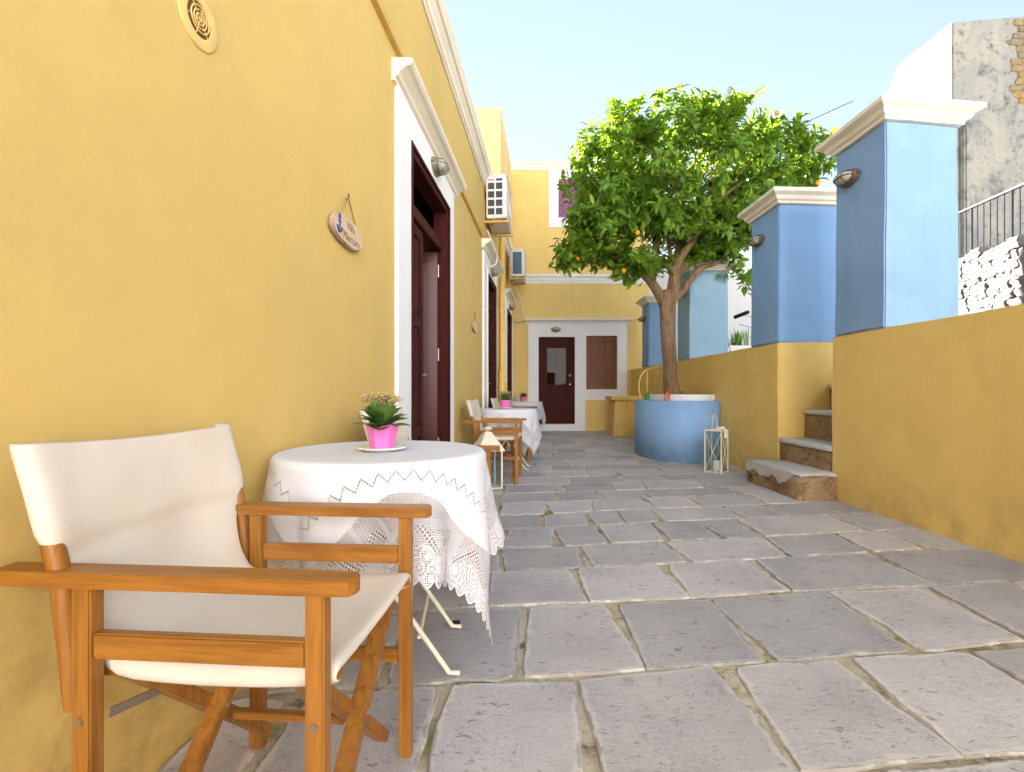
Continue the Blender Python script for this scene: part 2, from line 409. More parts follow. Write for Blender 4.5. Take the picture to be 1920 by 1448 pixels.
def cloth_mat():
    t = NT('white_lace_linen')
    uv = t.co('UV')
    sp = t.n("ShaderNodeSeparateXYZ"); t.l(uv, sp.inputs[0])
    p, q = sp.outputs[0], sp.outputs[1]
    ap, aq = t.m_('ABSOLUTE', p), t.m_('ABSOLUTE', q)
    d = t.m_('MAXIMUM', ap, aq)
    gt = t.m_('GREATER_THAN', ap, aq)
    e = t.m_('ADD', t.m_('MULTIPLY', q, gt), t.m_('MULTIPLY', p, t.m_('SUBTRACT', 1, gt)))
    # zig-zag drawn-thread band
    fr = t.m_('FRACT', t.m_('ADD', t.m_('DIVIDE', e, .052), 40))
    zig = t.m_('MULTIPLY', t.m_('SUBTRACT', t.m_('ABSOLUTE', t.m_('SUBTRACT', fr, .5)), .25), .062)
    dd = t.m_('ABSOLUTE', t.m_('SUBTRACT', t.m_('SUBTRACT', d, .385), zig))
    dots = t.m_('GREATER_THAN', t.m_('SINE', t.m_('MULTIPLY', e, 2 * math.pi / .0065)), -.35)
    line = t.m_('MULTIPLY', t.m_('LESS_THAN', dd, .0038), dots)
    # lace border
    edge = t.m_('ADD', .468, t.m_('MULTIPLY', t.m_('COSINE', t.m_('MULTIPLY', e, 2 * math.pi / .66)), -.035))
    lace = t.m_('GREATER_THAN', d, edge)
    def net(T, thr, a=p, b=q):
        s1 = t.m_('ABSOLUTE', t.m_('SINE', t.m_('MULTIPLY', a, math.pi / T)))
        s2 = t.m_('ABSOLUTE', t.m_('SINE', t.m_('MULTIPLY', b, math.pi / T)))
        return t.m_('GREATER_THAN', t.m_('MULTIPLY', s1, s2), thr)
    r1 = t.m_('ADD', p, q); r2 = t.m_('SUBTRACT', p, q)
    fine = net(.0065, .48)
    coarse = net(.016, .40, r1, r2)
    wav = t.m_('ADD', d, t.m_('MULTIPLY', t.m_('SINE', t.m_('MULTIPLY', e, 2 * math.pi / .17)), .030))
    band = t.m_('LESS_THAN', t.m_('ABSOLUTE', t.m_('SUBTRACT', wav, .565)), .014)
    nv = t.n("ShaderNodeTexVoronoi", feature='F1'); t.l(uv, nv.inputs['Vector']); nv.inputs['Scale'].default_value = 17
    mot = t.m_('SINE', t.m_('MULTIPLY', nv.outputs[0], 30))
    solid = t.m_('GREATER_THAN', mot, .1)
    inner = t.m_('LESS_THAN', t.m_('ABSOLUTE', t.m_('SUBTRACT', d, .625)), .05)
    motif = t.m_('MULTIPLY', solid, inner)
    hole = t.m_('MAXIMUM', t.m_('MULTIPLY', fine, t.m_('SUBTRACT', 1, t.m_('MULTIPLY', motif, .92))), 0)
    hole = t.m_('ADD', t.m_('MULTIPLY', hole, t.m_('SUBTRACT', 1, band)), t.m_('MULTIPLY', coarse, band))
    hole = t.m_('MAXIMUM', t.m_('MULTIPLY', hole, lace), line)
    scal = t.m_('ADD', .673, t.m_('MULTIPLY', t.m_('ABSOLUTE', t.m_('SINE', t.m_('MULTIPLY', e, math.pi / .055))), .022))
    out = t.m_('GREATER_THAN', d, scal)
    rim = t.m_('GREATER_THAN', d, t.m_('SUBTRACT', scal, .007))
    hole = t.m_('MULTIPLY', hole, t.m_('SUBTRACT', 1, rim))
    a = t.m_('MAXIMUM', hole, out)
    w = t.m_('ADD', t.noise(uv, 900, 2), t.m_('MULTIPLY', t.m_('ADD', motif, band), .8))
    col = t.mix(lace, (.82, .83, .88), (.79, .78, .82))  # blue cast of the sky is put into the white linen colour
    dsh = t.bsdf(col, .9, t.bump(w, .25, .002), .15)
    tl = t.n("ShaderNodeBsdfTranslucent"); t.put(tl.inputs[0], (.8, .78, .78))
    m1 = t.n("ShaderNodeMixShader"); m1.inputs[0].default_value = .22; t.l(dsh, m1.inputs[1]); t.l(tl.outputs[0], m1.inputs[2])
    tr = t.n("ShaderNodeBsdfTransparent")
    mx = t.n("ShaderNodeMixShader"); t.l(a, mx.inputs[0]); t.l(m1.outputs[0], mx.inputs[1]); t.l(tr.outputs[0], mx.inputs[2])
    return t.done(mx.outputs[0])
M['cloth'] = cloth_mat()

# ---------------------------------------------------------------- mesh helpers
class MB:
    def __init__(s): s.v, s.f, s.sm = [], [], []
    def add(s, vs_, fs, smooth=False):
        o = len(s.v)
        s.v += [Vector(p) for p in vs_]
        s.f += [tuple(i + o for i in f) for f in fs]
        s.sm += [smooth] * len(fs)
        return s
    def box(s, a, b):
        x0, y0, z0 = a; x1, y1, z1 = b
        return s.add([(x0, y0, z0), (x1, y0, z0), (x1, y1, z0), (x0, y1, z0), (x0, y0, z1), (x1, y0, z1), (x1, y1, z1), (x0, y1, z1)],
                     [(0, 3, 2, 1), (4, 5, 6, 7), (0, 1, 5, 4), (1, 2, 6, 5), (2, 3, 7, 6), (3, 0, 4, 7)])
    def bar(s, a, b, w, h, up=(0, 0, 1)):
        a, b = Vector(a), Vector(b); d = (b - a).normalized(); up = Vector(up)
        if abs(d.dot(up)) > .99: up = Vector((1, 0, 0))
        sx = d.cross(up).normalized(); sz = sx.cross(d).normalized()
        P = [c + sx * i * w / 2 + sz * j * h / 2 for c in (a, b) for i, j in ((-1, -1), (1, -1), (1, 1), (-1, 1))]
        return s.add(P, [(3, 2, 1, 0), (4, 5, 6, 7), (0, 1, 5, 4), (1, 2, 6, 5), (2, 3, 7, 6), (3, 0, 4, 7)])
    def prism(s, poly, z0, z1, smooth=False):
        n = len(poly)
        P = [(x, y, z0) for x, y in poly] + [(x, y, z1) for x, y in poly]
        s.add(P, [tuple(range(n - 1, -1, -1)), tuple(range(n, 2 * n))])
        s.add(P, [(i, (i + 1) % n, (i + 1) % n + n, i + n) for i in range(n)], smooth)
        return s
    def profile(s, prof, a, b, out=(1, 0, 0), caps=True):
        # sweep a (out, up) profile polygon straight from a to b
        a, b, out = Vector(a), Vector(b), Vector(out)
        n = len(prof)
        P = [c + out * u + Vector((0, 0, w)) for c in (a, b) for u, w in prof]
        F = [(i, (i + 1) % n, (i + 1) % n + n, i + n) for i in range(n)]
        if caps: F += [tuple(range(n - 1, -1, -1)), tuple(range(n, 2 * n))]
        return s.add(P, F)
    def tube(s, pts, r, n=8, caps=True):
        pts = [Vector(p) for p in pts]
        if not isinstance(r, (list, tuple)): r = [r] * len(pts)
        P, F = [], []; ref = None
        for i, p in enumerate(pts):
            d = (pts[min(i + 1, len(pts) - 1)] - pts[max(i - 1, 0)]).normalized()
            if ref is None: ref = d.orthogonal().normalized()
            ref = (ref - d * ref.dot(d)).normalized(); q = d.cross(ref)
            for k in range(n):
                t = 2 * math.pi * k / n
                P.append(p + (ref * math.cos(t) + q * math.sin(t)) * r[i])
        for i in range(len(pts) - 1):
            for k in range(n):
                F.append((i * n + k, i * n + (k + 1) % n, (i + 1) * n + (k + 1) % n, (i + 1) * n + k))
        s.add(P, F, True)
        if caps:
            m = (len(pts) - 1) * n
            s.add(P[:n], [tuple(range(n - 1, -1, -1))]); s.add(P[m:], [tuple(range(n))])
        return s
    def lathe(s, prof, n=24, c=(0, 0, 0), sx=1, sy=1, smooth=True):
        P = [(c[0] + r * sx * math.cos(2 * math.pi * k / n), c[1] + r * sy * math.sin(2 * math.pi * k / n), c[2] + z) for r, z in prof for k in range(n)]
        F = [(i * n + k, i * n + (k + 1) % n, (i + 1) * n + (k + 1) % n, (i + 1) * n + k) for i in range(len(prof) - 1) for k in range(n)]
        s.add(P, F, smooth)
        s.add(P[:n], [tuple(range(n - 1, -1, -1))]); s.add(P[-n:], [tuple(range(n))])
        return s
    def ball(s, c, r, n=8, m=6, sc=(1, 1, 1)):
        prof = [(math.sin(math.pi * i / m), -math.cos(math.pi * i / m)) for i in range(1, m)]
        c = Vector(c)
        P = [c + Vector((a * r * sc[0] * math.cos(2 * math.pi * k / n), a * r * sc[1] * math.sin(2 * math.pi * k / n), z * r * sc[2])) for a, z in prof for k in range(n)]
        L = len(prof)
        P += [c + Vector((0, 0, -r * sc[2])), c + Vector((0, 0, r * sc[2]))]
        F = [(i * n + k, i * n + (k + 1) % n, (i + 1) * n + (k + 1) % n, (i + 1) * n + k) for i in range(L - 1) for k in range(n)]
        F += [(L * n, (k + 1) % n, k) for k in range(n)] + [(L * n + 1, (L - 1) * n + k, (L - 1) * n + (k + 1) % n) for k in range(n)]
        return s.add(P, F, True)
    def mesh(s, name, mat, bevel=0, seg=2, inv=None):
        me = bpy.data.meshes.new(name)
        V = s.v if inv is None else [inv @ p for p in s.v]
        me.from_pydata(V, [], s.f)
        me.polygons.foreach_set('use_smooth', s.sm)
        me.update()
        if bevel:
            bm = bmesh.new(); bm.from_mesh(me)
            bmesh.ops.remove_doubles(bm, verts=bm.verts, dist=1e-5)
            bmesh.ops.recalc_face_normals(bm, faces=bm.faces)
            ed = [e for e in bm.edges if len(e.link_faces) == 2 and e.calc_face_angle(0) > R(35)]
            bmesh.ops.bevel(bm, geom=ed, offset=bevel, segments=seg, affect='EDGES', clamp_overlap=True)
            bm.to_mesh(me); bm.free()
        if mat: me.materials.append(mat)
        return me

XF = {}
def thing(name, label=None, cat=None, loc=(0, 0, 0), rz=0, group=None, kind=None):
    o = bpy.data.objects.new(name, None)
    o.empty_display_size = .1
    COL.objects.link(o)
    o.location = loc; o.rotation_euler = (0, 0, rz)
    tag(o, label, cat, group, kind)
    XF[o.name] = Matrix.Translation(loc) @ Matrix.Rotation(rz, 4, 'Z')
    return o
def tag(o, label=None, cat=None, group=None, kind=None):
    if label: o['label'] = label
    if cat: o['category'] = cat
    if group: o['group'] = group
    if kind: o['kind'] = kind
    return o
def part(name, mb, mat, parent=None, bevel=0, seg=2, world=False, label=None, kind=None):
    """mesh object; coordinates are local to the parent thing unless world=True"""
    inv = XF[parent.name].inverted() if (world and parent is not None) else None
    me = mb.mesh(name, M[mat] if isinstance(mat, str) else mat, bevel, seg, inv)
    o = bpy.data.objects.new(name, me)
    COL.objects.link(o)
    if parent is not None:
        o.parent = parent
        XF[o.name] = XF[parent.name]
    else:
        XF[o.name] = Matrix.Identity(4)
    if label: o['label'] = label
    if kind: o['kind'] = kind
    return o
def inst(name, me, parent, mat4):
    o = bpy.data.objects.new(name, me)
    COL.objects.link(o); o.parent = parent; o.matrix_local = mat4
    return o
def copy_tree(o, parent=None):
    c = o.copy(); COL.objects.link(c)
    if parent is not None: c.parent = parent
    for ch in list(o.children): copy_tree(ch, c)
    return c
def place(proto, first, loc, rz, label, group):
    o = proto if first else copy_tree(proto)
    o.location = loc; o.rotation_euler = (0, 0, rz)
    tag(o, label, None, group)
    return o
def spline(pts, n=6, closed=False):
    pts = [Vector(p) for p in pts]; out = []; L = len(pts)
    for i in range(L if closed else L - 1):
        g = (lambda k: pts[k % L]) if closed else (lambda k: pts[max(0, min(L - 1, k))])
        p0, p1, p2, p3 = g(i - 1), g(i), g(i + 1), g(i + 2)
        for k in range(n):
            t = k / n
            out.append(.5 * ((2 * p1) + (p2 - p0) * t + (2 * p0 - 5 * p1 + 4 * p2 - p3) * t * t + (3 * p1 - p0 - 3 * p2 + p3) * t ** 3))
    if not closed: out.append(pts[-1])
    return out

def slab_wall(u0, u1, z0, z1, holes, front, back, axis):
    """wall slab with rectangular holes. axis 'y': u runs along y, front/back are x values; axis 'x': u along x, front/back are y values"""
    us = sorted({u0, u1, *[h[0] for h in holes], *[h[1] for h in holes]})
    zs = sorted({z0, z1, *[h[2] for h in holes], *[h[3] for h in holes]})
    P = (lambda u, z, w: (w, u, z)) if axis == 'y' else (lambda u, z, w: (u, w, z))
    mb = MB()
    def solid(i, j):
        if i < 0 or j < 0 or i >= len(us) - 1 or j >= len(zs) - 1: return False
        uc, zc = (us[i] + us[i + 1]) / 2, (zs[j] + zs[j + 1]) / 2
        return not any(h[0] < uc < h[1] and h[2] < zc < h[3] for h in holes)
    for i in range(len(us) - 1):
        for j in range(len(zs) - 1):
            if not solid(i, j): continue
            a, b, c, d = us[i], us[i + 1], zs[j], zs[j + 1]
            for w in (front, back):
                mb.add([P(a, c, w), P(b, c, w), P(b, d, w), P(a, d, w)], [(0, 1, 2, 3)])
            if not solid(i - 1, j): mb.add([P(a, c, front), P(a, c, back), P(a, d, back), P(a, d, front)], [(0, 1, 2, 3)])
            if not solid(i + 1, j): mb.add([P(b, c, front), P(b, c, back), P(b, d, back), P(b, d, front)], [(0, 1, 2, 3)])
            if not solid(i, j - 1): mb.add([P(a, c, front), P(b, c, front), P(b, c, back), P(a, c, back)], [(0, 1, 2, 3)])
            if not solid(i, j + 1): mb.add([P(a, d, front), P(b, d, front), P(b, d, back), P(a, d, back)], [(0, 1, 2, 3)])
    return mb
def fixnormals(o):
    bm = bmesh.new(); bm.from_mesh(o.data)
    bmesh.ops.remove_doubles(bm, verts=bm.verts, dist=1e-5)
    bmesh.ops.recalc_face_normals(bm, faces=bm.faces)
    bm.to_mesh(o.data); bm.free()

def roughen(o, cell=.12, amp=.004, fr=2.5):
    bm = bmesh.new(); bm.from_mesh(o.data)
    for _ in range(6):
        ed = [e for e in bm.edges if e.calc_length() > cell]
        if not ed: break
        bmesh.ops.subdivide_edges(bm, edges=ed, cuts=1, use_grid_fill=True)
    bmesh.ops.triangulate(bm, faces=[f for f in bm.faces if len(f.verts) > 4])
    for v in bm.verts:
        q = v.co * fr; q2 = v.co * fr * 5
        v.co += (noise.noise_vector(q) + noise.noise_vector(q2) * .45) * amp
    bm.to_mesh(o.data); bm.free()
    return o
# ================================================================ ground
part('ground', MB().add([(-300, -300, -.06), (300, -300, -.06), (300, 300, -.06), (-300, 300, -.06)], [(0, 1, 2, 3)]), 'ground')['kind'] = 'structure'

WX = lambda y: -.968 + .0825 * y           # courtyard face of the left wall
pav = part('courtyard_pavement', MB().add([(-1.3, -1.5, -.008), (3.0, -1.5, -.008), (3.0, 12.0, -.008), (-.5, 12.0, -.008)], [(0, 1, 2, 3)]), 'mortar')
pav['kind'] = 'structure'
rows = [(-1.3, .10), (-.85, .10), (-.36, .11), (.13, .11), (.61, .112), (1.10, .115), (1.59, .115), (2.115, .123), (2.55, .14), (2.92, .15), (3.34, .165), (3.72, .165),
        (4.12, .155), (4.50, .15), (4.92, .15), (5.31, .14), (5.72, .13), (6.15, .12), (6.60, .10), (7.05, .09), (7.48, .07), (7.95, .06),
        (8.40, .05), (8.85, .05), (9.30, .04), (9.75, .03), (10.2, .02), (10.65, .015), (11.1, .01), (11.5, .0), (11.9, 0)]
joints = {5: [-.64, -.214, .198, .703, 1.146, 1.62, 2.1, 2.55], 6: [-.42, .039, .437, .885, 1.447, 1.93, 2.4], 7: [-.58, -.12, .327, .80, 1.30, 2.04],
          8: [-.45, -.06, .40, .948, 1.577, 2.08, 2.45], 9: [-.4, -.05, .285, .59, .97, 1.32, 1.61, 2.366], 10: [-.3, .216, .56, .80, 1.08, 1.70, 2.07, 2.52],
          11: [-.42, -.1, .28, .647, 1.14, 1.53, 2.11, 2.5]}
def stone(poly, z, tilt, rs):
    """flagstone with wobbling outline, slightly rounded edge and uneven level"""
    out = []
    n = len(poly)
    for i in range(n):
        a, b = Vector(poly[i]), Vector(poly[(i + 1) % n])
        k = max(3, int((b - a).length / .055))
        nn = (b - a).normalized(); nn = Vector((-nn.y, nn.x))
        for j in range(k):
            t = j / k
            p = a.lerp(b, t)
            wob = (noise.noise(Vector((p.x * 6, p.y * 6, rs))) * .012 + noise.noise(Vector((p.x * 22, p.y * 22, rs + 5))) * .006)
            if j == 0:
                # knock the corner off
                c0 = Vector((sum(q[0] for q in poly) / n, sum(q[1] for q in poly) / n))
                p = p + (c0 - p).normalized() * random.uniform(.003, .016); wob = 0
            out.append(p + nn * wob)
    c = sum(out, Vector((0, 0))) / len(out)
    L = len(out)
    zf = lambda p: z + (p.x - c.x) * tilt[0] + (p.y - c.y) * tilt[1]
    P = [(p.x, p.y, -.05) for p in out]
    P += [(p.x, p.y, zf(p) - .005 + noise.noise(Vector((p.x * 30, p.y * 30, 3))) * .002) for p in out]
    def ins(p, dd): return p + (c - p).normalized() * dd
    P += [(*ins(p, .006 + .003 * noise.noise(Vector((p.x * 25, p.y * 25, 8)))), zf(p)) for p in out]
    P += [(*ins(p, min(.075, (c - p).length * .5)), zf(p)) for p in out]
    F = []
    for r in range(3):
        F += [(r * L + i, r * L + (i + 1) % L, (r + 1) * L + (i + 1) % L, (r + 1) * L + i) for i in range(L)]
    mb = MB().add(P, F, False)
    mb.add(P[3 * L:], [tuple(range(L))], False)
    mb.ring = L
    return mb
for ri in range(len(rows) - 1):
    (b0, s0), (b1, s1) = rows[ri], rows[ri + 1]
    ymid = (b0 + b1) / 2
    xl = WX(ymid) - .01
    js = joints.get(ri)
    if js is None:
        js, x = [], xl + random.uniform(.25, .6)
        while x < 2.6:
            js.append(x); x += random.uniform(.30, .66)
    if ri in (25, 26, 27, 28, 29) : pass
    js = [xl] + [j for j in js if j > xl + .12] + [2.80]
    for k in range(len(js) - 1):
        x0, x1 = js[k], js[k + 1]
        g = random.uniform(.007, .014) if ymid < 5 else random.uniform(.006, .011)
        x0g, x1g = x0 + g, x1 - random.uniform(.007, .014)
        sk0, sk1 = random.uniform(-.025, .025), random.uniform(-.025, .025)
        g2, g3 = random.uniform(.006, .013), random.uniform(.006, .013)
        B0 = lambda x: b0 + s0 * x + .036 * noise.noise(Vector((x * 2.4, b0 * 3, 1)))
        B1 = lambda x: b1 + s1 * x + .036 * noise.noise(Vector((x * 2.4, b1 * 3, 1)))
        poly = [(x0g - sk0, B0(x0g) + g2), (x1g - sk1, B0(x1g) + g2 + random.uniform(-.006, .006)), (x1g + sk1, B1(x1g) - g3), (x0g + sk0, B1(x0g) - g3 + random.uniform(-.006, .006))]
        mb = stone(poly, random.uniform(-.0025, .0025), (random.uniform(-.004, .004), random.uniform(-.004, .004)), ri * 3.1 + k)
        me = part('paving_stone', mb, 'paver', pav).data
        at = me.attributes.new('lime', 'FLOAT', 'POINT')       # lime mortar smeared over the stone's rim
        at.data.foreach_set('value', [1.0 if i < 3 * mb.ring else 0.0 for i in range(len(me.vertices))])

# sunlit rest of the courtyard and the house that closes it behind the camera
part('rear_yard', MB().box((-8, -11.9, -.055), (14, -1.52, -.012)), 'yard')['kind'] = 'structure'
RH = thing('facing_house', 'sunlit white house closing the courtyard behind the viewer', 'house', (3, -12, 0))
w = slab_wall(-10, 12, 0, 9.5, [(2.0, 3.1, .0, 2.3), (-2.5, -1.5, 1.0, 2.4), (5, 6, 1.0, 2.4), (-2.5, -1.5, 4.2, 5.6), (2.05, 3.05, 4.2, 5.6), (5, 6, 4.2, 5.6)], -12, -12.35, 'x')
o = part('wall', w, 'rear', RH, world=True); fixnormals(o)
part('roof', MB().box((-10, -18, 0), (12, -12.36, 9.45)), 'roof', RH, world=True)
for x in (-2.5, 5):
    for z in (1.0, 4.2): part('shutter', MB().box((x + .01, -12.2, z), (x + .99, -12.15, z + 1.39)), 'shutter', RH, world=True)
part('shutter', MB().box((2.06, -12.2, 4.2), (3.04, -12.15, 5.59)), 'shutter', RH, world=True)
part('door', MB().box((2.01, -12.25, 0), (3.09, -12.2, 2.29)), 'mahogany', RH, world=True)

# ================================================================ left building
LB = thing('yellow_house', 'long yellow single storey house with white cornice along the left of the courtyard', 'house', (-.968, 0, 0), -math.atan(.0825))
yl = lambda y: y * 1.0034
D1 = (yl(3.30), yl(4.53), 0, 2.60)
D2 = (yl(7.24), yl(8.24), 0, 2.66)
D3 = (yl(10.25), yl(11.30), 0, 2.66)
HR = 3.90
w = slab_wall(-5, 11.72, -.05, HR, [D1, D2, D3], 0, -.34, 'y')
o = part('wall', w, 'yellow', LB); fixnormals(o)
shell = MB().box((-5, -5, HR), (.0, 9.22, HR + .10)).box((-5, -5, -.05), (-4.7, 11.7, HR)).box((-4.7, -5, -.05), (-.35, -4.7, HR))
shell.box((-4.7, 5.9, 0), (-.35, 6.0, HR - .01))
part('roof', shell, 'roof', LB)
part('room_floor', MB().box((-4.69, -4.69, -.05), (-.345, 11.6, .012)), 'interior', LB)
# upper storey block at the far end
part('upper_storey', MB().box((-5, 9.24, HR - .02), (-.004, 11.70, 6.22)), 'flare_yellow', LB, .01)
# main cornice: stepped moulding
cprof = [(0, 0), (.015, 0), (.015, .03), (.03, .035), (.035, .08), (.06, .12), (.065, .135), (.085, .14), (.10, .19), (.105, .20), (.105, .245), (.09, .25), (0, .26)]
part('cornice', MB().profile(cprof, (.001, -5, 3.79), (.001, 11.69, 3.79)), 'cream', LB)
dprof = [(0, 0), (.022, 0), (.022, .02), (.04, .028), (.05, .05), (.085, .075), (.095, .08), (.115, .085), (.13, .10), (.13, .125), (.0, .135)]
def panel_leaf(mb, y0, y1, z0, z1, x, rows_, th=.045, d=.016):
    """door leaf slab in the local y-z plane with recessed panels (frame pieces proud of the panel field)"""
    sw = .085
    mb.box((x - th, y0, z0), (x, y0 + sw, z1)).box((x - th, y1 - sw, z0), (x, y1, z1))
    zz = [z0] + list(rows_) + [z1]
    for i, z in enumerate(zz):
        a = z if i == 0 else (z - sw if i == len(zz) - 1 else z - sw / 2)
        mb.box((x - th + .001, y0 + sw, a), (x - .001, y1 - sw, a + sw))
    for i in range(len(zz) - 1):
        a = zz[i] + (sw if i == 0 else sw / 2); b = zz[i + 1] - (sw if i == len(zz) - 2 else sw / 2)
        mb.box((x - th + .012, y0 + sw, a), (x - d, y1 - sw, b))
        m = .035
        mb.box((x - d, y0 + sw + m, a + m), (x - d + .010, y1 - sw - m, b - m))
    return mb
def door_set(D, trim0, trim1, ztop, corn0, corn1, zc, open_leaf):
    y0, y1, _, z1 = D
    sur = MB().box((.001, trim0, 0), (.026, y0, ztop)).box((.001, y1, 0), (.026, trim1, ztop)).box((.001, y0, z1), (.026, y1, ztop))
    part('door_surround', sur, 'white', LB)
    part('door_cornice', MB().profile(dprof, (.001, corn0, zc), (.001, corn1, zc)), 'cream', LB)
    fw = .075
    fr = MB()
    for (a, b) in ((y0 + .002, y0 + fw), (y1 - fw, y1 - .002)):
        fr.box((-.16, a, 0), (.02, b, z1 - .002))
        s_ = 1 if a < (y0 + y1) / 2 else -1
        c0 = a if s_ > 0 else b
        fr.box((.02, min(c0, c0 + s_ * .03), 0), (.034, max(c0, c0 + s_ * .03), z1 - .002))
    fr.box((-.16, y0 + fw, z1 - fw), (.0195, y1 - fw, z1 - .003))
    fr.box((.0195, y0 + .03, z1 - .032), (.0335, y1 - .03, z1 - .003))
    ztr = z1 - .42
    fr.box((-.15, y0 + fw, ztr), (-.03, y1 - fw, ztr + .09))
    d = part('door', fr, 'mahogany', LB, .004)
    part('transom_pane', MB().box((-.11, y0 + fw, ztr + .09), (-.104, y1 - fw, z1 - fw)), 'doorglass', d)
    ym = (y0 + y1) / 2
    lf = panel_leaf(MB(), y0 + fw + .003, ym - .003, .03, ztr - .004, -.055, (.62, 1.45))
    part('door_leaf', lf, 'mahogany', d, .004)
    rf = panel_leaf(MB(), 0, ym - y0 - fw - .006, .03, ztr - .004, 0, (.62, 1.45))
    if not open_leaf:
        for p in rf.v: p.x += -.0555; p.y += ym + .003
        part('door_leaf', rf, 'mahogany', d, .004)
    else:
        a = R(78)
        for p in rf.v:
            x, y = p.x, -p.y
            p.x = -.07 + x * math.cos(a) + y * math.sin(a); p.y = (y1 - fw - .01) + y * math.cos(a) - x * math.sin(a)
        part('door_leaf', rf, 'redlit', d, .004, label='red lit door leaf swung open into the room')
        for z in (.4, 1.2, 1.95): part('hinge', MB().tube([(-.062, y1 - fw - .004, z), (-.062, y1 - fw - .004, z + .11)], .009), 'metal', d)
    hd = MB().tube([(-.05, ym - .05, 1.05), (-.01, ym - .05, 1.05), (-.005, ym - .15, 1.05)], .009)
    part('handle', hd, 'metal', d)
door_set(D1, yl(3.03), yl(4.73), 2.80, yl(2.97), yl(4.83), 2.79, True)
door_set(D2, yl(6.80), yl(8.38), 2.88, yl(6.72), yl(8.52), 2.87, False)
door_set(D3, yl(9.95), yl(11.45), 2.86, yl(9.88), yl(11.52), 2.85, False)

# ================================================================ building closing the courtyard
BY = 11.75
BB = thing('end_house', 'two storey yellow house closing the far end of the courtyard', 'house', (0, BY, 0))
HD = (.63, 1.49, .16, 2.22); HW = (1.756, 2.49, .98, 2.25); HU = (1.10, 1.78, 5.04, 5.96)
w = slab_wall(-.6, 3.25, -.05, 6.2, [HD, HW, HU], 0, .3, 'x')
o = part('wall', w, 'yellow_back', BB); fixnormals(o)
part('roof', MB().box((-6, .31, -.05), (3.24, 6, 6.15)), 'roof', BB)
tr = MB().box((.385, -.022, 0), (.63, -.001, 2.52)).box((1.49, -.022, 0), (1.735, -.001, 2.52)).box((.63, -.022, 2.22), (1.49, -.001, 2.52))
tr.box((1.735, -.022, .73), (1.756, -.001, 2.52)).box((1.756, -.022, 2.25), (2.49, -.001, 2.52)).box((2.49, -.022, .73), (2.72, -.001, 2.52)).box((1.756, -.022, .73), (2.49, -.001, .98))
part('white_surround', tr, 'white', BB)
part('door_cornice', MB().profile([(a, b * .9) for a, b in dprof], (.30, -.001, 2.525), (2.82, -.001, 2.525), (0, -1, 0)), 'white', BB)
part('string_course', MB().profile([(0, 0), (.02, 0), (.03, .05), (.05, .09), (.05, .12), (.09, .17), (.09, .21), (0, .22)], (-.02, -.001, 3.48), (3.24, -.001, 3.48), (0, -1, 0)), 'white', BB)
part('roof_cornice', MB().profile([(0, 0), (.02, 0), (.03, .04), (.05, .08), (.05, .11), (.09, .14), (.09, .19), (0, .20)], (-.02, -.001, 6.16), (3.25, -.001, 6.16), (0, -1, 0)), 'cream', BB)
part('window_surround', MB().box((.87, -.02, 4.81), (1.10, -.001, 6.16)).box((1.78, -.02, 4.81), (2.01, -.001, 6.16)).box((1.10, -.02, 5.96), (1.78, -.001, 6.16)).box((1.10, -.02, 4.81), (1.78, -.001, 5.04)), 'white', BB)
part('doorstep', MB().box((.56, -.10, 0), (1.56, -.023, .155)), 'white', BB, .012)
# far door
fr = MB().box((.632, .02, .16), (.69, .14, 2.218)).box((1.43, .02, .16), (1.488, .14, 2.218)).box((.69, .02, 2.16), (1.43, .14, 2.218))
d = part('door', fr, 'mahogany', BB, .004)
lf = MB()
for b in (((.692, .05, .17), (.80, .09, 2.158)), ((1.32, .05, .17), (1.428, .09, 2.158)), ((.80, .051, .17), (1.32, .089, .40)), ((.80, .051, .92), (1.32, .089, 1.06)), ((.80, .051, 2.0), (1.32, .089, 2.158))): lf.box(*b)
lf.box((.80, .068, .40), (1.32, .085, .92)); lf.box((.85, .058, .45), (1.27, .068, .87))
for a, b in (((.80, .042, 1.06), (.832, .0505, 2.0)), ((1.288, .042, 1.06), (1.32, .0505, 2.0)), ((.832, .042, 1.06), (1.288, .0505, 1.092)), ((.832, .042, 1.968), (1.288, .0505, 2.0))): lf.box(a, b)
part('door_leaf', lf, 'mahogany', d, .004)
part('glass_pane', MB().box((.832, .066, 1.092), (1.288, .072, 1.968)), 'doorglass', d)
part('curtain', MB().add([(.83 + i * .0458, .10 + (.012 if i % 2 else 0), z) for z in (1.08, 1.98) for i in range(11)], [(i, i + 1, i + 12, i + 11) for i in range(10)], True), 'curtain', d)
part('handle', MB().ball((1.375, .022, 1.31), .035, 10, 8), 'metal', d)
part('lock', MB().tube([(1.378, .05, 1.10), (1.378, .038, 1.10)], .018, 12), 'metal', d)
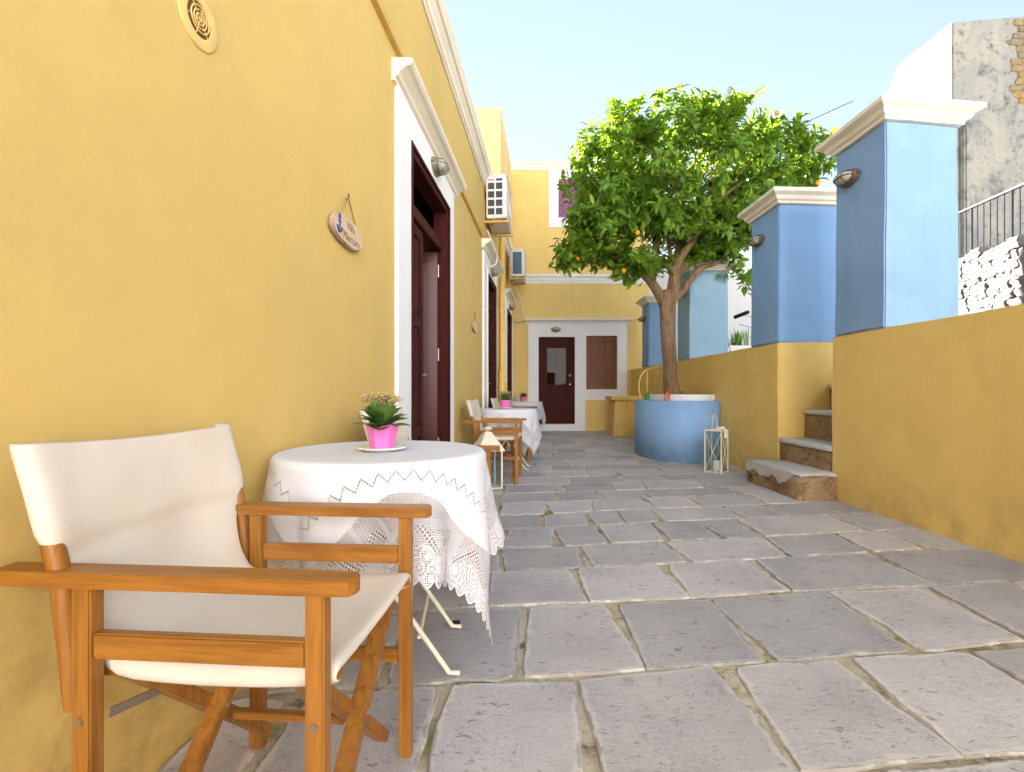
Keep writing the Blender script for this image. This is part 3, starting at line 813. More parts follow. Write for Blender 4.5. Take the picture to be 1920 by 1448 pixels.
def shutters(x0, x1, z0, z1, y, mat, nm):
    f = part(nm, MB().box((x0 + .002, y, z0), (x0 + .035, y + .08, z1 - .002)).box((x1 - .035, y, z0), (x1 - .002, y + .08, z1 - .002)).box((x0 + .035, y, z1 - .037), (x1 - .035, y + .08, z1 - .002)).box((x0 + .035, y, z0), (x1 - .035, y + .08, z0 + .035)), mat, BB, .003)
    xm = (x0 + x1) / 2
    for a, b in ((x0 + .037, xm - .002), (xm + .002, x1 - .037)):
        s = MB(); sw = .055; zm = (z0 + z1) / 2
        za, zb = z0 + .037, z1 - .039
        s.box((a, y + .015, za), (a + sw, y + .05, zb)).box((b - sw, y + .015, za), (b, y + .05, zb))
        for c in (za, zm - .04, zb - .08): s.box((a + sw, y + .016, c), (b - sw, y + .049, c + .08))
        for c, e in ((za + .08, zm - .04), (zm + .04, zb - .08)):
            s.box((a + sw, y + .047, c), (b - sw, y + .0495, e)); s.box((a + sw + .042, y + .022, c + .046), (b - sw - .042, y + .047, e - .046)); s.box((a + sw + .07, y + .012, c + .08), (b - sw - .07, y + .022, e - .08))
        part('shutter', s, mat, f, .003)
shutters(*HW, .03, 'shutter', 'window')
shutters(*HU, .10, 'purple', 'window')
part('window_sill', MB().box((1.73, -.05, .955), (2.52, .03, .979)), 'white', BB, .004)
part('window_sill', MB().box((1.06, -.045, 5.015), (1.82, .1, 5.039)), 'white', BB, .004)

# ================================================================ right boundary walls, pillars, steps
X0 = 2.75
W1 = part('boundary_wall', MB().prism([(X0, -4), (3.0, -4), (3.0, 3.66), (3.42, 3.66), (3.42, 4.27), (X0, 4.27)], -.05, 1.394), 'ochre', None, .012)
roughen(W1, .16, .007); tag(W1, 'low ochre wall on the right under the nearest blue pillar', 'wall')
W2 = part('boundary_wall', MB().prism([(X0, 5.12), (3.9, 5.12), (3.9, 5.45), (3.50, 5.72), (3.05, 5.8), (3.05, 11.74), (X0, 11.74)], -.05, 1.432), 'ochre', None, .012)
roughen(W2, .16, .007); tag(W2, 'low ochre wall behind the orange tree, from the steps to the far house', 'wall')
def pillar(x0, y0, y1, wdt, z0, z1, taper, skew, mat, capz, label):
    """square masonry pier with a moulded cap; taper leans the sides in slightly"""
    o = thing('gate_pillar', label, 'pillar', (x0 + wdt / 2, (y0 + y1) / 2, z0), 0, 'blue pillars on the boundary wall')
    e = taper
    q = lambda k: [(x0 + k * e, y0 + k * e * .5, 0), (x0 + wdt - k * e, y0 + skew + k * e * .5, 0), (x0 + wdt - k * e, y1 + skew * .5, 0), (x0 + k * e, y1, 0)]
    bt, tp = q(0), q(1)
    P = [(a[0], a[1], z0) for a in bt] + [(a[0], a[1], z1) for a in tp]
    sh_ = part('shaft', MB().add(P, [(3, 2, 1, 0), (4, 5, 6, 7), (0, 1, 5, 4), (1, 2, 6, 5), (2, 3, 7, 6), (3, 0, 4, 7)]), mat, o, .010, 2, True); roughen(sh_, .13, .0045)
    rings = [(0, z1 - .002), (.03, z1), (.035, z1 + (capz - z1) * .18), (.055, z1 + (capz - z1) * .26), (.07, z1 + (capz - z1) * .50), (.105, z1 + (capz - z1) * .66), (.115, z1 + (capz - z1) * .72), (.115, capz - .006), (.105, capz)]
    P, F = [], []
    c = Vector((sum(a[0] for a in tp) / 4, sum(a[1] for a in tp) / 4))
    sg = [(-1, -1), (1, -1), (1, 1), (-1, 1)]
    for dlt, z in rings:
        P += [(tp[i][0] + sg[i][0] * dlt, tp[i][1] + sg[i][1] * dlt, z) for i in range(4)]
    for r in range(len(rings) - 1):
        F += [(r * 4 + i, r * 4 + (i + 1) % 4, (r + 1) * 4 + (i + 1) % 4, (r + 1) * 4 + i) for i in range(4)]
    F += [(3, 2, 1, 0), tuple((len(rings) - 1) * 4 + i for i in range(4))]
    roughen(part('cap', MB().add(P, F), 'cream', o, .003, 1, True), .10, .004, 4)
    return o
pillar(X0 - .002, 3.66, 4.23, .645, 1.394, 2.93, .018, .09, 'blue1', 3.055, 'nearest blue pillar with cream cap, on the low ochre wall beside the steps')
pillar(X0 - .002, 5.118, 5.71, .70, 1.432, 2.86, .010, .05, 'blue2', 3.00, 'second blue pillar with cream cap, on the far side of the stone steps')
pillar(X0 - .002, 7.68, 8.24, .61, 1.432, 2.80, .004, .02, 'blue3', 2.93, 'teal blue pillar half hidden behind the orange tree crown and trunk')
pillar(X0 - .002, 9.98, 10.48, .56, 1.432, 2.72, .004, .0, 'blue1', 2.84, 'farthest and smallest blue pillar, left of the orange tree trunk')
ST = thing('stone_steps', 'four worn steps of crumbling brown render with white treads between ochre walls', 'steps', (2.9, 4.7, 0))
def rough_box(a, b, n=5, amp=.012, seed=0, lip=None):
    mb = MB().box(a, b)
    me = mb.mesh('tmp', None)
    bm = bmesh.new(); bm.from_mesh(me)
    bmesh.ops.bevel(bm, geom=bm.edges[:], offset=.014, segments=1, affect='EDGES')
    bmesh.ops.subdivide_edges(bm, edges=bm.edges[:], cuts=n, use_grid_fill=True)
    for v in bm.verts:
        q = v.co * 7 + Vector((seed, seed * 2, 0))
        v.co += Vector((noise.noise(q), noise.noise(q + Vector((9, 0, 0))), noise.noise(q + Vector((0, 9, 0))))) * amp
    r = MB()
    bm.verts.index_update()
    r.add([v.co.copy() for v in bm.verts], [tuple(v.index for v in f.verts) for f in bm.faces], True)
    bm.free(); bpy.data.meshes.remove(me)
    return r
for i, (xa, ya, yb, zt, zb) in enumerate(((2.42, 4.19, 5.115, .226, -.04), (2.76, 4.275, 5.115, .45, .0), (3.01, 4.275, 5.115, .74, .2), (3.27, 4.275, 5.115, 1.0, .5), (3.55, 4.275, 5.115, 1.22, .7))):
    xb = xa + .62
    tk = .05 if i else .028
    part('riser', rough_box((xa, ya, zb), (xb, yb, zt - tk - .001), 5, .010, i), 'step', ST, world=True)
    part('tread', rough_box((xa - (.02 if i else -.004), ya + .004, zt - tk), (xb, yb - .003, zt), 6, .009, i + 20), 'tread', ST, world=True)
# crumbled white coat running down the face of the first step
cr0 = [(4.25, .20), (4.40, .125), (4.47, .10), (4.52, .135), (4.60, .15), (4.70, .125), (4.80, .11), (4.88, .135), (4.97, .155), (5.06, .12), (5.11, .13)]
cr = []
for i in range(61):
    y = 4.25 + .86 * i / 60
    k = max(j for j in range(len(cr0) - 1) if cr0[j][0] <= y + 1e-6)
    t_ = (y - cr0[k][0]) / (cr0[k + 1][0] - cr0[k][0])
    t_ = t_ * t_ * (3 - 2 * t_)
    cr.append((y, min(.205, cr0[k][1] * (1 - t_) + cr0[k + 1][1] * t_ + .016 * noise.noise(Vector((y * 11, 2, 1))) + .009 * noise.noise(Vector((y * 60, 5, 1))))))
mb = MB()
nz_ = lambda y, z: .008 * noise.noise(Vector((y * 9, z * 9, 4)))
pl = [(2.409 + nz_(y, z), y, z) for y, z in cr]; tl = [(2.412 + nz_(y, .22), y, .219) for y, z in cr]
mb.add(pl + tl + [(2.425, y, z) for _, y, z in pl] + [(2.425, y, .222) for y, z in cr], [(i, i + 1, i + 62, i + 61) for i in range(60)] + [(i + 1, i, i + 122, i + 123) for i in range(60)])
part('peeling_coat', mb, 'tread', ST, world=True)

ter = part('terrace', MB().box((3.005, -4, -.05), (30, 3.6, 1.2)).box((3.92, 3.61, -.05), (30, 30, 1.25)).box((3.06, 5.9, -.05), (3.9, 11.7, 1.25)), 'terrace')
ter['kind'] = 'structure'

# planter round the orange tree
pc = spline([(2.75, 6.55), (2.5, 6.385), (2.21, 6.40), (1.985, 6.62), (1.865, 6.98), (1.85, 7.40), (1.95, 7.80), (2.2, 8.12), (2.75, 8.30)], 7)
PL = thing('tree_planter', 'curved blue masonry planter with white inner kerb round the orange tree', 'planter', (2.4, 7.3, 0))
poly = [(p.x, p.y) for p in pc]
part('blue_wall', MB().prism([(p[0], p[1]) for p in poly] , -.05, .80, True), 'blue4', PL, .012, 2, True)
def inset(f, z): return [(2.75 + (x - 2.75) * f, 7.35 + (y - 7.35) * f) for x, y in poly]
inn = [(2.745 + (x - 2.75) * .80 - .0, 7.4 + (y - 7.4) * .83) for x, y in poly]
part('inner_kerb', MB().prism(inn, .799, .885), 'white', PL, .012, 2, True)
inn2 = [(2.742 + (x - 2.75) * .70, 7.4 + (y - 7.4) * .73) for x, y in poly]
part('soil_bed', MB().prism(inn2, .884, .893), 'soil', PL, world=True)

# masonry sink at the far end
SK = thing('washing_trough', 'small yellow masonry washing stand against the far house, left of the planter', 'wash stand', (2.36, 10.6, 0))
pb = [(2.10, 10.35), (2.72, 10.35), (2.72, 11.0), (2.10, 11.0)]
mb = MB().add([(2.10, 10.33, -.03), (2.72, 10.33, -.03), (2.72, 11.0, -.03), (2.10, 11.0, -.03), (2.17, 10.40, .745), (2.70, 10.40, .745), (2.70, 11.0, .745), (2.17, 11.0, .745)],
              [(3, 2, 1, 0), (4, 5, 6, 7), (0, 1, 5, 4), (1, 2, 6, 5), (2, 3, 7, 6), (3, 0, 4, 7)])
part('pedestal', mb, 'ochre', SK, .01, 2, True)
part('counter_slab', MB().box((2.07, 10.28, .746), (2.735, 11.02, .83)), 'ochre', SK, .012, 2, True)
part('drain_spout', MB().tube([(2.4, 10.42, .76), (2.4, 10.34, .735), (2.4, 10.335, .56)], .016), 'pipe', SK, world=True)
hs_ = part('bent_hose', MB().tube(spline([(2.50, 10.62, .83), (2.50, 10.66, 1.1), (2.53, 10.7, 1.32), (2.56, 10.7, 1.47)], 6), .011), 'pipe')
tag(hs_, 'short bent yellow standpipe rising from the washing stand', 'pipe')
hs_ = part('garden_hose', MB().tube(spline([(2.02, 7.75, .80), (1.99, 7.78, 1.0), (2.03, 7.8, 1.17), (2.16, 7.85, 1.28), (2.36, 7.9, 1.30), (2.5, 7.95, 1.22), (2.55, 8.0, .88)], 8), .012), 'pipe')
tag(hs_, 'yellow hose arching over the planter behind the green lantern', 'hose')
bp = part('bamboo_stake', MB().tube([(2.13, 7.86, .80), (2.14, 7.86, 1.0), (2.14, 7.86, 1.27)], [.014, .012, .011]), 'pipe')
tag(bp, 'upright yellow stake under the arch of the hose', 'stake')

# ================================================================ background: white wall, old house, stone wall with railing
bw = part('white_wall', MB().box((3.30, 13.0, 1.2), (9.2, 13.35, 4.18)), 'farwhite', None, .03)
tag(bw, 'whitewashed wall seen between the blue pillars', 'wall')
ld = part('white_ledge', MB().box((3.45, 7.9, 1.2), (5.2, 8.6, 1.66)).box((3.9, 7.3, 1.2), (5.2, 7.89, 1.60)), 'limewash', None, .03)
tag(ld, 'low whitewashed ledge behind the ochre wall between two pillars', 'ledge')
pp = part('drain_spout', MB().tube([(4.18, 9.3, 2.32), (4.26, 8.95, 2.36)], .035, 10), 'iron')
tag(pp, 'short grey spout by the teal pillar in front of the white wall', 'spout')
for za, zb, lb in ((2.36, 2.33, 'topmost of the thin wires strung before the white wall'), (2.18, 2.11, 'middle thin wire strung before the white wall'), (2.0, 1.9, 'lowest thin wire strung before the white wall')):
    wv = part('wire', MB().tube(spline([(4.2, 9.2, za), (4.5, 9.2, (za + zb) / 2 - .03), (5.2, 9.2, zb)], 5), .005, 5), 'darkcable')
    tag(wv, lb, 'wire', 'wires before the white wall')
gw = thing('grass_tuft', 'green weedy tuft growing behind the wall between two blue pillars', 'plant', (3.75, 8.25, 1.66))
mb = MB()
for i in range(60):
    a = random.uniform(0, 6.28); l = random.uniform(.12, .34); b = random.uniform(.05, .20)
    p0 = Vector((random.gauss(0, .07), random.gauss(0, .06), 0)); d0 = Vector((math.cos(a), math.sin(a), 0))
    s_ = Vector((-d0.y, d0.x, 0)) * .008
    p1 = p0 + d0 * b * .4 + Vector((0, 0, l * .7)); p2 = p0 + d0 * b + Vector((0, 0, l))
    mb.add([p0 - s_, p0 + s_, p1 + s_, p1 - s_, p2], [(0, 1, 2, 3), (3, 2, 4)])
part('blades', mb, 'grass', gw, kind='stuff')

OH = thing('old_house', 'tall old house with weathered grey wall and sunlit white side at upper right', 'house', (9, 10, 1.2))
hy = 9.5; hx = (1784 - 960) / 930 * hy
hz = .92 + 692 / 930 * hy
side = [(hx, hy, 1.2), (hx - .10, 10.5, 1.2), (hx - .17, 11.2, 1.2)]
# white sunlit gable: roof line rounds off at the back
back = spline([(hx, hy, hz), (hx - .045, hy + .55, hz - .02), (hx - .10, 10.62, hz - .05), (hx - .11, 10.85, hz - .28), (hx - .13, 11.08, hz - .85), (hx - .14, 11.18, hz - 1.7)], 5)
P = [p for p in back] + [Vector((p.x, p.y, 1.2)) for p in back]
n = len(back)
mb = MB().add(P, [(i, i + 1, i + 1 + n, i + n) for i in range(n - 1)])
Q = [p + Vector((6, 0, .15)) for p in back]
mb.add(list(back) + Q, [(i, i + 1, i + 1 + n, i + n) for i in range(n - 1)])
part('white_side', mb, 'limewash', OH, world=True)
w = MB().box((hx, hy - .02, 1.2), (hx + 5.0, hy + .25, hz))
for p in w.v:
    if p.z > 3: p.z += (p.x - hx) * .085
part('grey_wall', w, 'grey', OH, .02, 2, True)
part('buttress', MB().add([(hx + .12, hy - .16, 1.2), (hx + .52, hy - .16, 1.2), (hx + .52, hy - .02, 1.2), (hx + .12, hy - .02, 1.2), (hx + .12, hy - .16, 5.9), (hx + .50, hy - .16, 5.98), (hx + .52, hy - .021, 6.15), (hx + .12, hy - .021, 6.1)],
     [(3, 2, 1, 0), (4, 5, 6, 7), (0, 1, 5, 4), (1, 2, 6, 5), (2, 3, 7, 6), (3, 0, 4, 7)]), 'grey', OH, .03, 2, True)
# lumpy rubble stones: a handful of shared meshes
def lump(seed):
    bm = bmesh.new()
    bmesh.ops.create_cube(bm, size=1)
    bmesh.ops.subdivide_edges(bm, edges=bm.edges[:], cuts=2, use_grid_fill=True)
    for v in bm.verts:
        p = v.co.copy(); s = p.normalized() * .62
        v.co = p.lerp(s, .42)
        q = v.co * 2.1 + Vector((seed * 3.7, 0, 0))
        v.co += Vector((noise.noise(q), noise.noise(q + Vector((5, 0, 0))), noise.noise(q + Vector((0, 5, 0))))) * .16
    me = bpy.data.meshes.new('rubble_stone'); bm.to_mesh(me); bm.free()
    me.materials.append(M['rubble'])
    return me
lumps = [lump(i) for i in range(7)]
lumps_o = []
for m_ in lumps:
    m2 = m_.copy(); m2.materials.clear(); m2.materials.append(M['ochrestone']); lumps_o.append(m2)
for k in range(13):
    z = hz - .02 - k * .125; u = hx + 1.17 + .08 * math.sin(k * 1.7) - (0 if k > 2 else .0)
    for q in range(3):
        wd = random.uniform(.17, .25)
        inst('exposed_stone', lumps_o[(k * 3 + q) % 7], OH, Matrix.Translation(Vector((u + wd / 2, hy - .012, z)) - Vector((9, 10, 1.2))) @ Matrix.Diagonal((wd, .075, random.uniform(.10, .125), 1)))
        u += wd
SW = thing('rubble_wall', 'sunlit wall of pale rubble stones below the iron railing', 'wall', (6.6, 6.8, 1.2))
A, B = Vector((7.25, 8.4, 0)), Vector((5.95, 5.40, 0))
dw = (B - A); Lw = dw.length; dw.normalize(); nw = Vector((dw.y, -dw.x, 0))
if nw.x > 0: nw = -nw
topz = lambda s: 3.06 - (s / Lw) * .46
core = MB()
P = [A, B, B - nw * .5, A - nw * .5]
core.add([(p.x, p.y, 1.2) for p in P] + [(P[0].x, P[0].y, topz(0)), (P[1].x, P[1].y, topz(Lw)), (P[2].x, P[2].y, topz(Lw)), (P[3].x, P[3].y, topz(0))],
         [(3, 2, 1, 0), (4, 5, 6, 7), (0, 1, 5, 4), (1, 2, 6, 5), (2, 3, 7, 6), (3, 0, 4, 7)])
part('mortar_core', core, 'mortar', SW, world=True)
z = 1.95; ri = 0
ang = math.atan2(dw.y, dw.x)
while z < 3.05:
    hrow = random.uniform(.10, .15); s_ = random.uniform(0, .1)
    while s_ < Lw:
        l = random.uniform(.14, .34)
        if z + hrow * .5 < topz(s_) + .02:
            c = A + dw * (s_ + l / 2) + nw * random.uniform(-.01, .02)
            m = Matrix.Translation(Vector((c.x, c.y, z + hrow / 2 + random.uniform(-.012, .012))) - Vector((6.6, 6.8, 1.2))) @ Matrix.Rotation(ang, 4, 'Z') @ Matrix.Rotation(random.uniform(-.12, .12), 4, 'Y') @ Matrix.Diagonal((l * 1.04, .22, hrow * 1.08, 1))
            inst('rubble_stone', random.choice(lumps), SW, m)
        s_ += l
    z += hrow
RL = thing('iron_railing', 'grey iron railing with thin balusters on the sunlit rubble wall', 'railing', (6.6, 6.8, 2.9))
def rp(s_, dz): 
    p = A + dw * s_ - nw * .12
    return Vector((p.x, p.y, topz(s_) + dz))
part('top_rail', MB().bar(rp(0, .80), rp(Lw, .80), .045, .03), 'iron', RL, world=True)
part('bottom_rail', MB().bar(rp(0, .06), rp(Lw, .06), .03, .02), 'iron', RL, world=True)
s_ = .05; k = 0
while s_ < Lw:
    th = .028 if k % 6 == 4 else .015
    part('post' if k % 6 == 4 else 'baluster', MB().bar(rp(s_, -.02 if th > .02 else .07), rp(s_, .785), th, th), 'iron', RL, world=True)
    s_ += .195; k += 1
ow = part('overhead_wire', MB().tube(spline([(2.9, 16, 7.2), (7, 16, 8.55), (11, 16, 10.3)], 6), .014, 5), 'darkcable')
tag(ow, 'dark overhead wire in the sky beside the nearest pillar cap', 'wire')

# palm behind the orange tree
PM = thing('palm_tree', 'palm tree whose pale frond tips show above the orange tree', 'tree', (4.55, 10.9, 1.2))
part('trunk', MB().tube([(4.55, 10.9, 1.2), (4.52, 10.9, 3.2), (4.5, 10.9, 5.9)], [.2, .17, .15], 10), 'bark', PM, world=True)
for i in range(13):
    a = i * 2.4 + .3; tilt = random.uniform(.04, .42)
    mb = MB(); pts = []
    for k in range(9):
        t = k / 8
        rr = 1.9 * t * math.sin(tilt + t * .5); zz = 1.9 * t * math.cos(tilt + t * .75)
        pts.append(Vector((4.5 + math.cos(a) * rr, 10.9 + math.sin(a) * rr, 5.85 + zz)))
    mb.tube(pts, [.018 - .002 * k for k in range(9)], 5)
    for k in range(44):
        t = .15 + .85 * k / 44; i0 = min(7, int(t * 8)); p = pts[i0].lerp(pts[i0 + 1], t * 8 - i0)
        d = (pts[i0 + 1] - pts[i0]).normalized(); sd = d.cross(Vector((0, 0, 1))).normalized(); 
        for sg in (-1, 1):
            l = .42 * (1 - .55 * t)
            e = p + (d * .75 + sd * sg * .55 + Vector((0, 0, .18))) * l
            wv = d * .020
            mb.add([p - wv, p + wv, e], [(0, 1, 2)])
    part('frond', mb, 'palm', PM, world=True)

# ================================================================ orange tree
OT = thing('orange_tree', 'leafy orange tree with ripe fruit growing from the blue planter', 'tree', (2.34, 7.25, .88))
TY = 7.25
def T(u, v, dy=0):
    y = TY + dy
    return Vector(((u - 960) / 930 * y, y, .92 + (735 - v) / 930 * y))
def limb(pts, r, n=10):
    return MB().tube(spline(pts, 5), [r[0] + (r[1] - r[0]) * k / (len(pts) * 5 - 5) for k in range(len(pts) * 5 - 4)], n)
tb = MB()
sp_ = spline([T(1263, 745), T(1260, 737), T(1256, 700), T(1252, 650), T(1250, 610), T(1251, 575), T(1252, 545)], 5)
rr = [.155, .145, .135, .128, .122, .118, .115, .112, .110, .108, .107, .105, .104, .104, .104, .105, .106, .107, .108, .109, .111, .113, .115, .118, .120, .122, .122, .118, .11, .10, .09]
n0 = 14
tb.tube(sp_, rr[:len(sp_)], n0)
for p in tb.v:
    a = math.atan2(p.y - TY, p.x - 2.3)
    kk = .010 * math.sin(3 * a + p.z * 1.2) + .008 * math.sin(5 * a - p.z * 2) + .012 * noise.noise(p * 3)
    p.x += math.cos(a) * (kk - .008); p.y += math.sin(a) * kk
trunk = part('trunk', tb, 'bark', OT, world=True)
limbs = [([T(1250, 580), T(1236, 552), T(1218, 526, -.1), T(1195, 507, -.2), T(1165, 488, -.3), T(1120, 455, -.3)], (.085, .03)),
         ([T(1222, 530, -.05), T(1226, 505, -.1), T(1229, 480, -.05), T(1230, 430, .1), T(1220, 370, .2)], (.06, .025)),
         ([T(1252, 585), T(1261, 545), T(1265, 515), T(1267, 498), T(1285, 470, -.1), T(1300, 450, -.15), T(1330, 390, -.1)], (.10, .03)),
         ([T(1265, 520), T(1255, 500, -.12), T(1240, 489, -.2), T(1226, 482, -.28)], (.06, .048)),
         ([T(1266, 505), T(1262, 488, .05), T(1255, 465, .1), T(1250, 400, .1)], (.045, .02)),
         ([T(1268, 500), T(1270, 470, .12), T(1275, 440, .2), T(1285, 350, .2)], (.05, .02)),
         ([T(1262, 560), T(1277, 548, .05), T(1295, 524, .1), T(1315, 503, .2), T(1350, 488, .3), T(1400, 440, .3)], (.07, .025)),
         ([T(1320, 400, -.1), T(1380, 350, 0), T(1440, 320, .1), T(1500, 300, .1)], (.03, .012)),
         ([T(1235, 420, .1), T(1180, 340, 0), T(1160, 250, 0)], (.03, .012))]
for pts, r in limbs: part('limb', limb(pts, r), 'bark', OT, world=True)
# crown volume as overlapping lobes (u, v, depth offset, rx, ry, rz)
lobes = [(1275, 335, 0, 1.45, 1.30, 1.05), (1130, 385, -.1, .62, .9, .80), (1090, 480, -.2, .48, .5, .28), (1130, 310, 0, .55, .7, .55), (1455, 315, .1, .72, .8, .70), (1512, 300, .1, .34, .5, .42),
         (1175, 240, 0, .45, .6, .42), (1345, 232, .1, .50, .7, .45), (1440, 240, .2, .30, .4, .32), (1195, 315, .55, .65, .6, .5), (1230, 290, .8, .6, .6, .5), (1185, 500, -.35, .50, .5, .28), (1235, 415, -.55, .75, .5, .40), (1110, 430, -.4, .5, .5, .4), (1335, 455, .25, .58, .6, .34), (1260, 250, 0, .7, .8, .5), (1380, 420, .1, .5, .7, .45)]  # deep rear lobes are added to keep sun off the nearest pillar
tips = []
for (u, v, dy, rx, ry, rz) in lobes:
    c = T(u, v, 0) + Vector((0, dy, 0))
    nclump = int(26 * (rx * ry + ry * rz + rx * rz) * 1.9) + 7
    for _ in range(nclump):
        while True:
            d = Vector((random.gauss(0, 1), random.gauss(0, 1), random.gauss(0, 1))).normalized()
            k = random.uniform(.62, 1.04) if random.random() < .85 else random.uniform(.2, .6)
            p = c + Vector((d.x * rx, d.y * ry, d.z * rz)) * k
            break
        # keep only clumps near the outer surface of the union
        inside = 0
        for (u2, v2, dy2, rx2, ry2, rz2) in lobes:
            q = p - (T(u2, v2, 0) + Vector((0, dy2, 0)))
            if (q.x / rx2) ** 2 + (q.y / ry2) ** 2 + (q.z / rz2) ** 2 < .36: inside += 1
        if inside and random.random() < .75: continue
        tips.append((p, (Vector((d.x / rx, d.y / ry, d.z / rz))).normalized()))
# hanging sprigs beside the second pillar
for u, v in ((1396, 545), (1402, 520), (1390, 500), (1380, 512)): tips.append((T(u, v, .3), Vector((.2, -.5, -.6)).normalized()))
LEAVES = []
def leaf_frame(p, d, up, L, Wd):
    s_ = d.cross(up)
    if s_.length < 1e-3: s_ = d.orthogonal()
    s_.normalize(); nrm = s_.cross(d).normalized()
    return (p, d, s_, nrm, L, Wd)
for p, nd in tips:
    ax = (nd + Vector((0, 0, .35)) + Vector((random.gauss(0, .3), random.gauss(0, .3), random.gauss(0, .2)))).normalized()
    twl = random.uniform(.12, .30)
    for k in range(random.randint(24, 36)):
        t = random.random() ** .7
        base = p - ax * twl * (1 - t) * 1.5 + Vector((random.gauss(0, .03), random.gauss(0, .03), random.gauss(0, .03)))
        o_ = ax.orthogonal().normalized(); o_.rotate(Matrix.Rotation(random.uniform(0, 6.28), 3, ax))
        d = (ax * random.uniform(.1, .9) + o_ * random.uniform(.6, 1.1) + Vector((0, 0, random.uniform(-.55, .1)))).normalized()
        L = random.choice((.07, .085, .10, .11, .12, .13, .15, .165)) * random.uniform(.9, 1.1); LEAVES.append(leaf_frame(base, d, (ax + Vector((0, 0, .6))).normalized(), L, L * random.uniform(.38, .50)))
def leaf_geo(fr):
    p, d, s_, n_, L, Wd = fr
    c = .10 * L
    return [p, p + d * L * .3 + s_ * Wd * .46 + n_ * c, p + d * L * .3 + n_ * .2 * c, p + d * L * .3 - s_ * Wd * .46 + n_ * c,
            p + d * L * .66 + s_ * Wd * .40 + n_ * c * .9, p + d * L * .66 - n_ * .0, p + d * L * .66 - s_ * Wd * .40 + n_ * c * .9, p + d * L - n_ * c * 1.4]
LF = [(0, 2, 1), (0, 3, 2), (1, 2, 5, 4), (2, 3, 6, 5), (4, 5, 7), (5, 6, 7)]
camp = Vector((0, 0, .92))
def show(fr):
    q = fr[0] - camp
    return fr[4] * fr[5] * abs(q.normalized().dot(fr[3])) / q.length_squared - (.002 if fr[0].y > 6.6 else 0)
order = sorted(range(len(LEAVES)), key=lambda i: -show(LEAVES[i]))
single = set(order[:300])
mb = MB()
for i, fr in enumerate(LEAVES):
    if i not in single: mb.add(leaf_geo(fr), LF, True)
crown = part('crown', mb, 'leaf', OT, world=True, kind='stuff')
unit = MB().add(leaf_geo((Vector((0, 0, 0)), Vector((1, 0, 0)), Vector((0, 1, 0)), Vector((0, 0, 1)), 1, 1)), LF, True).mesh('leaf', M['leafobj'])
base_t = Vector((2.34, 7.25, .88))
for i in order[:300]:
    p, d, s_, n_, L, Wd = LEAVES[i]
    m = Matrix(((d.x * L, s_.x * Wd, n_.x * L, p.x - base_t.x), (d.y * L, s_.y * Wd, n_.y * L, p.y - base_t.y), (d.z * L, s_.z * Wd, n_.z * L, p.z - base_t.z), (0, 0, 0, 1)))
    inst('leaf', unit, OT, m)
# twigs from limbs to the clumps
mb = MB()
for p, nd in random.sample(tips, min(len(tips), 60)):
    root = T(1262 + random.uniform(-60, 80), 400 + random.uniform(-60, 60), random.uniform(-.3, .3))
    mid = root.lerp(p, .55) + Vector((0, 0, -.10))
    mb.tube([root, mid, p - nd * .1], [.014, .009, .004], 4)
part('twigs', mb, 'bark', OT, world=True, kind='stuff')
orme = MB().ball((0, 0, 0), .036, 12, 9).mesh('orange', M['orange'])
for (u, v, dy) in ((1250, 295, -1.22), (1083, 485, -.72), (1153, 371, -.98), (1407, 367, -.72), (1533, 343, -.35), (1162, 224, -.55), (1165, 243, -.6), (1456, 212, -.2), (1169, 508, -.8), (1195, 437, -1.0)):
    q = (u - 960) / 930; y = TY + dy * .72 + .06
    p = Vector((q * y, y, .92 + (735 - v) / 930 * y))
    inst('orange', orme, OT, Matrix.Translation(p - base_t))

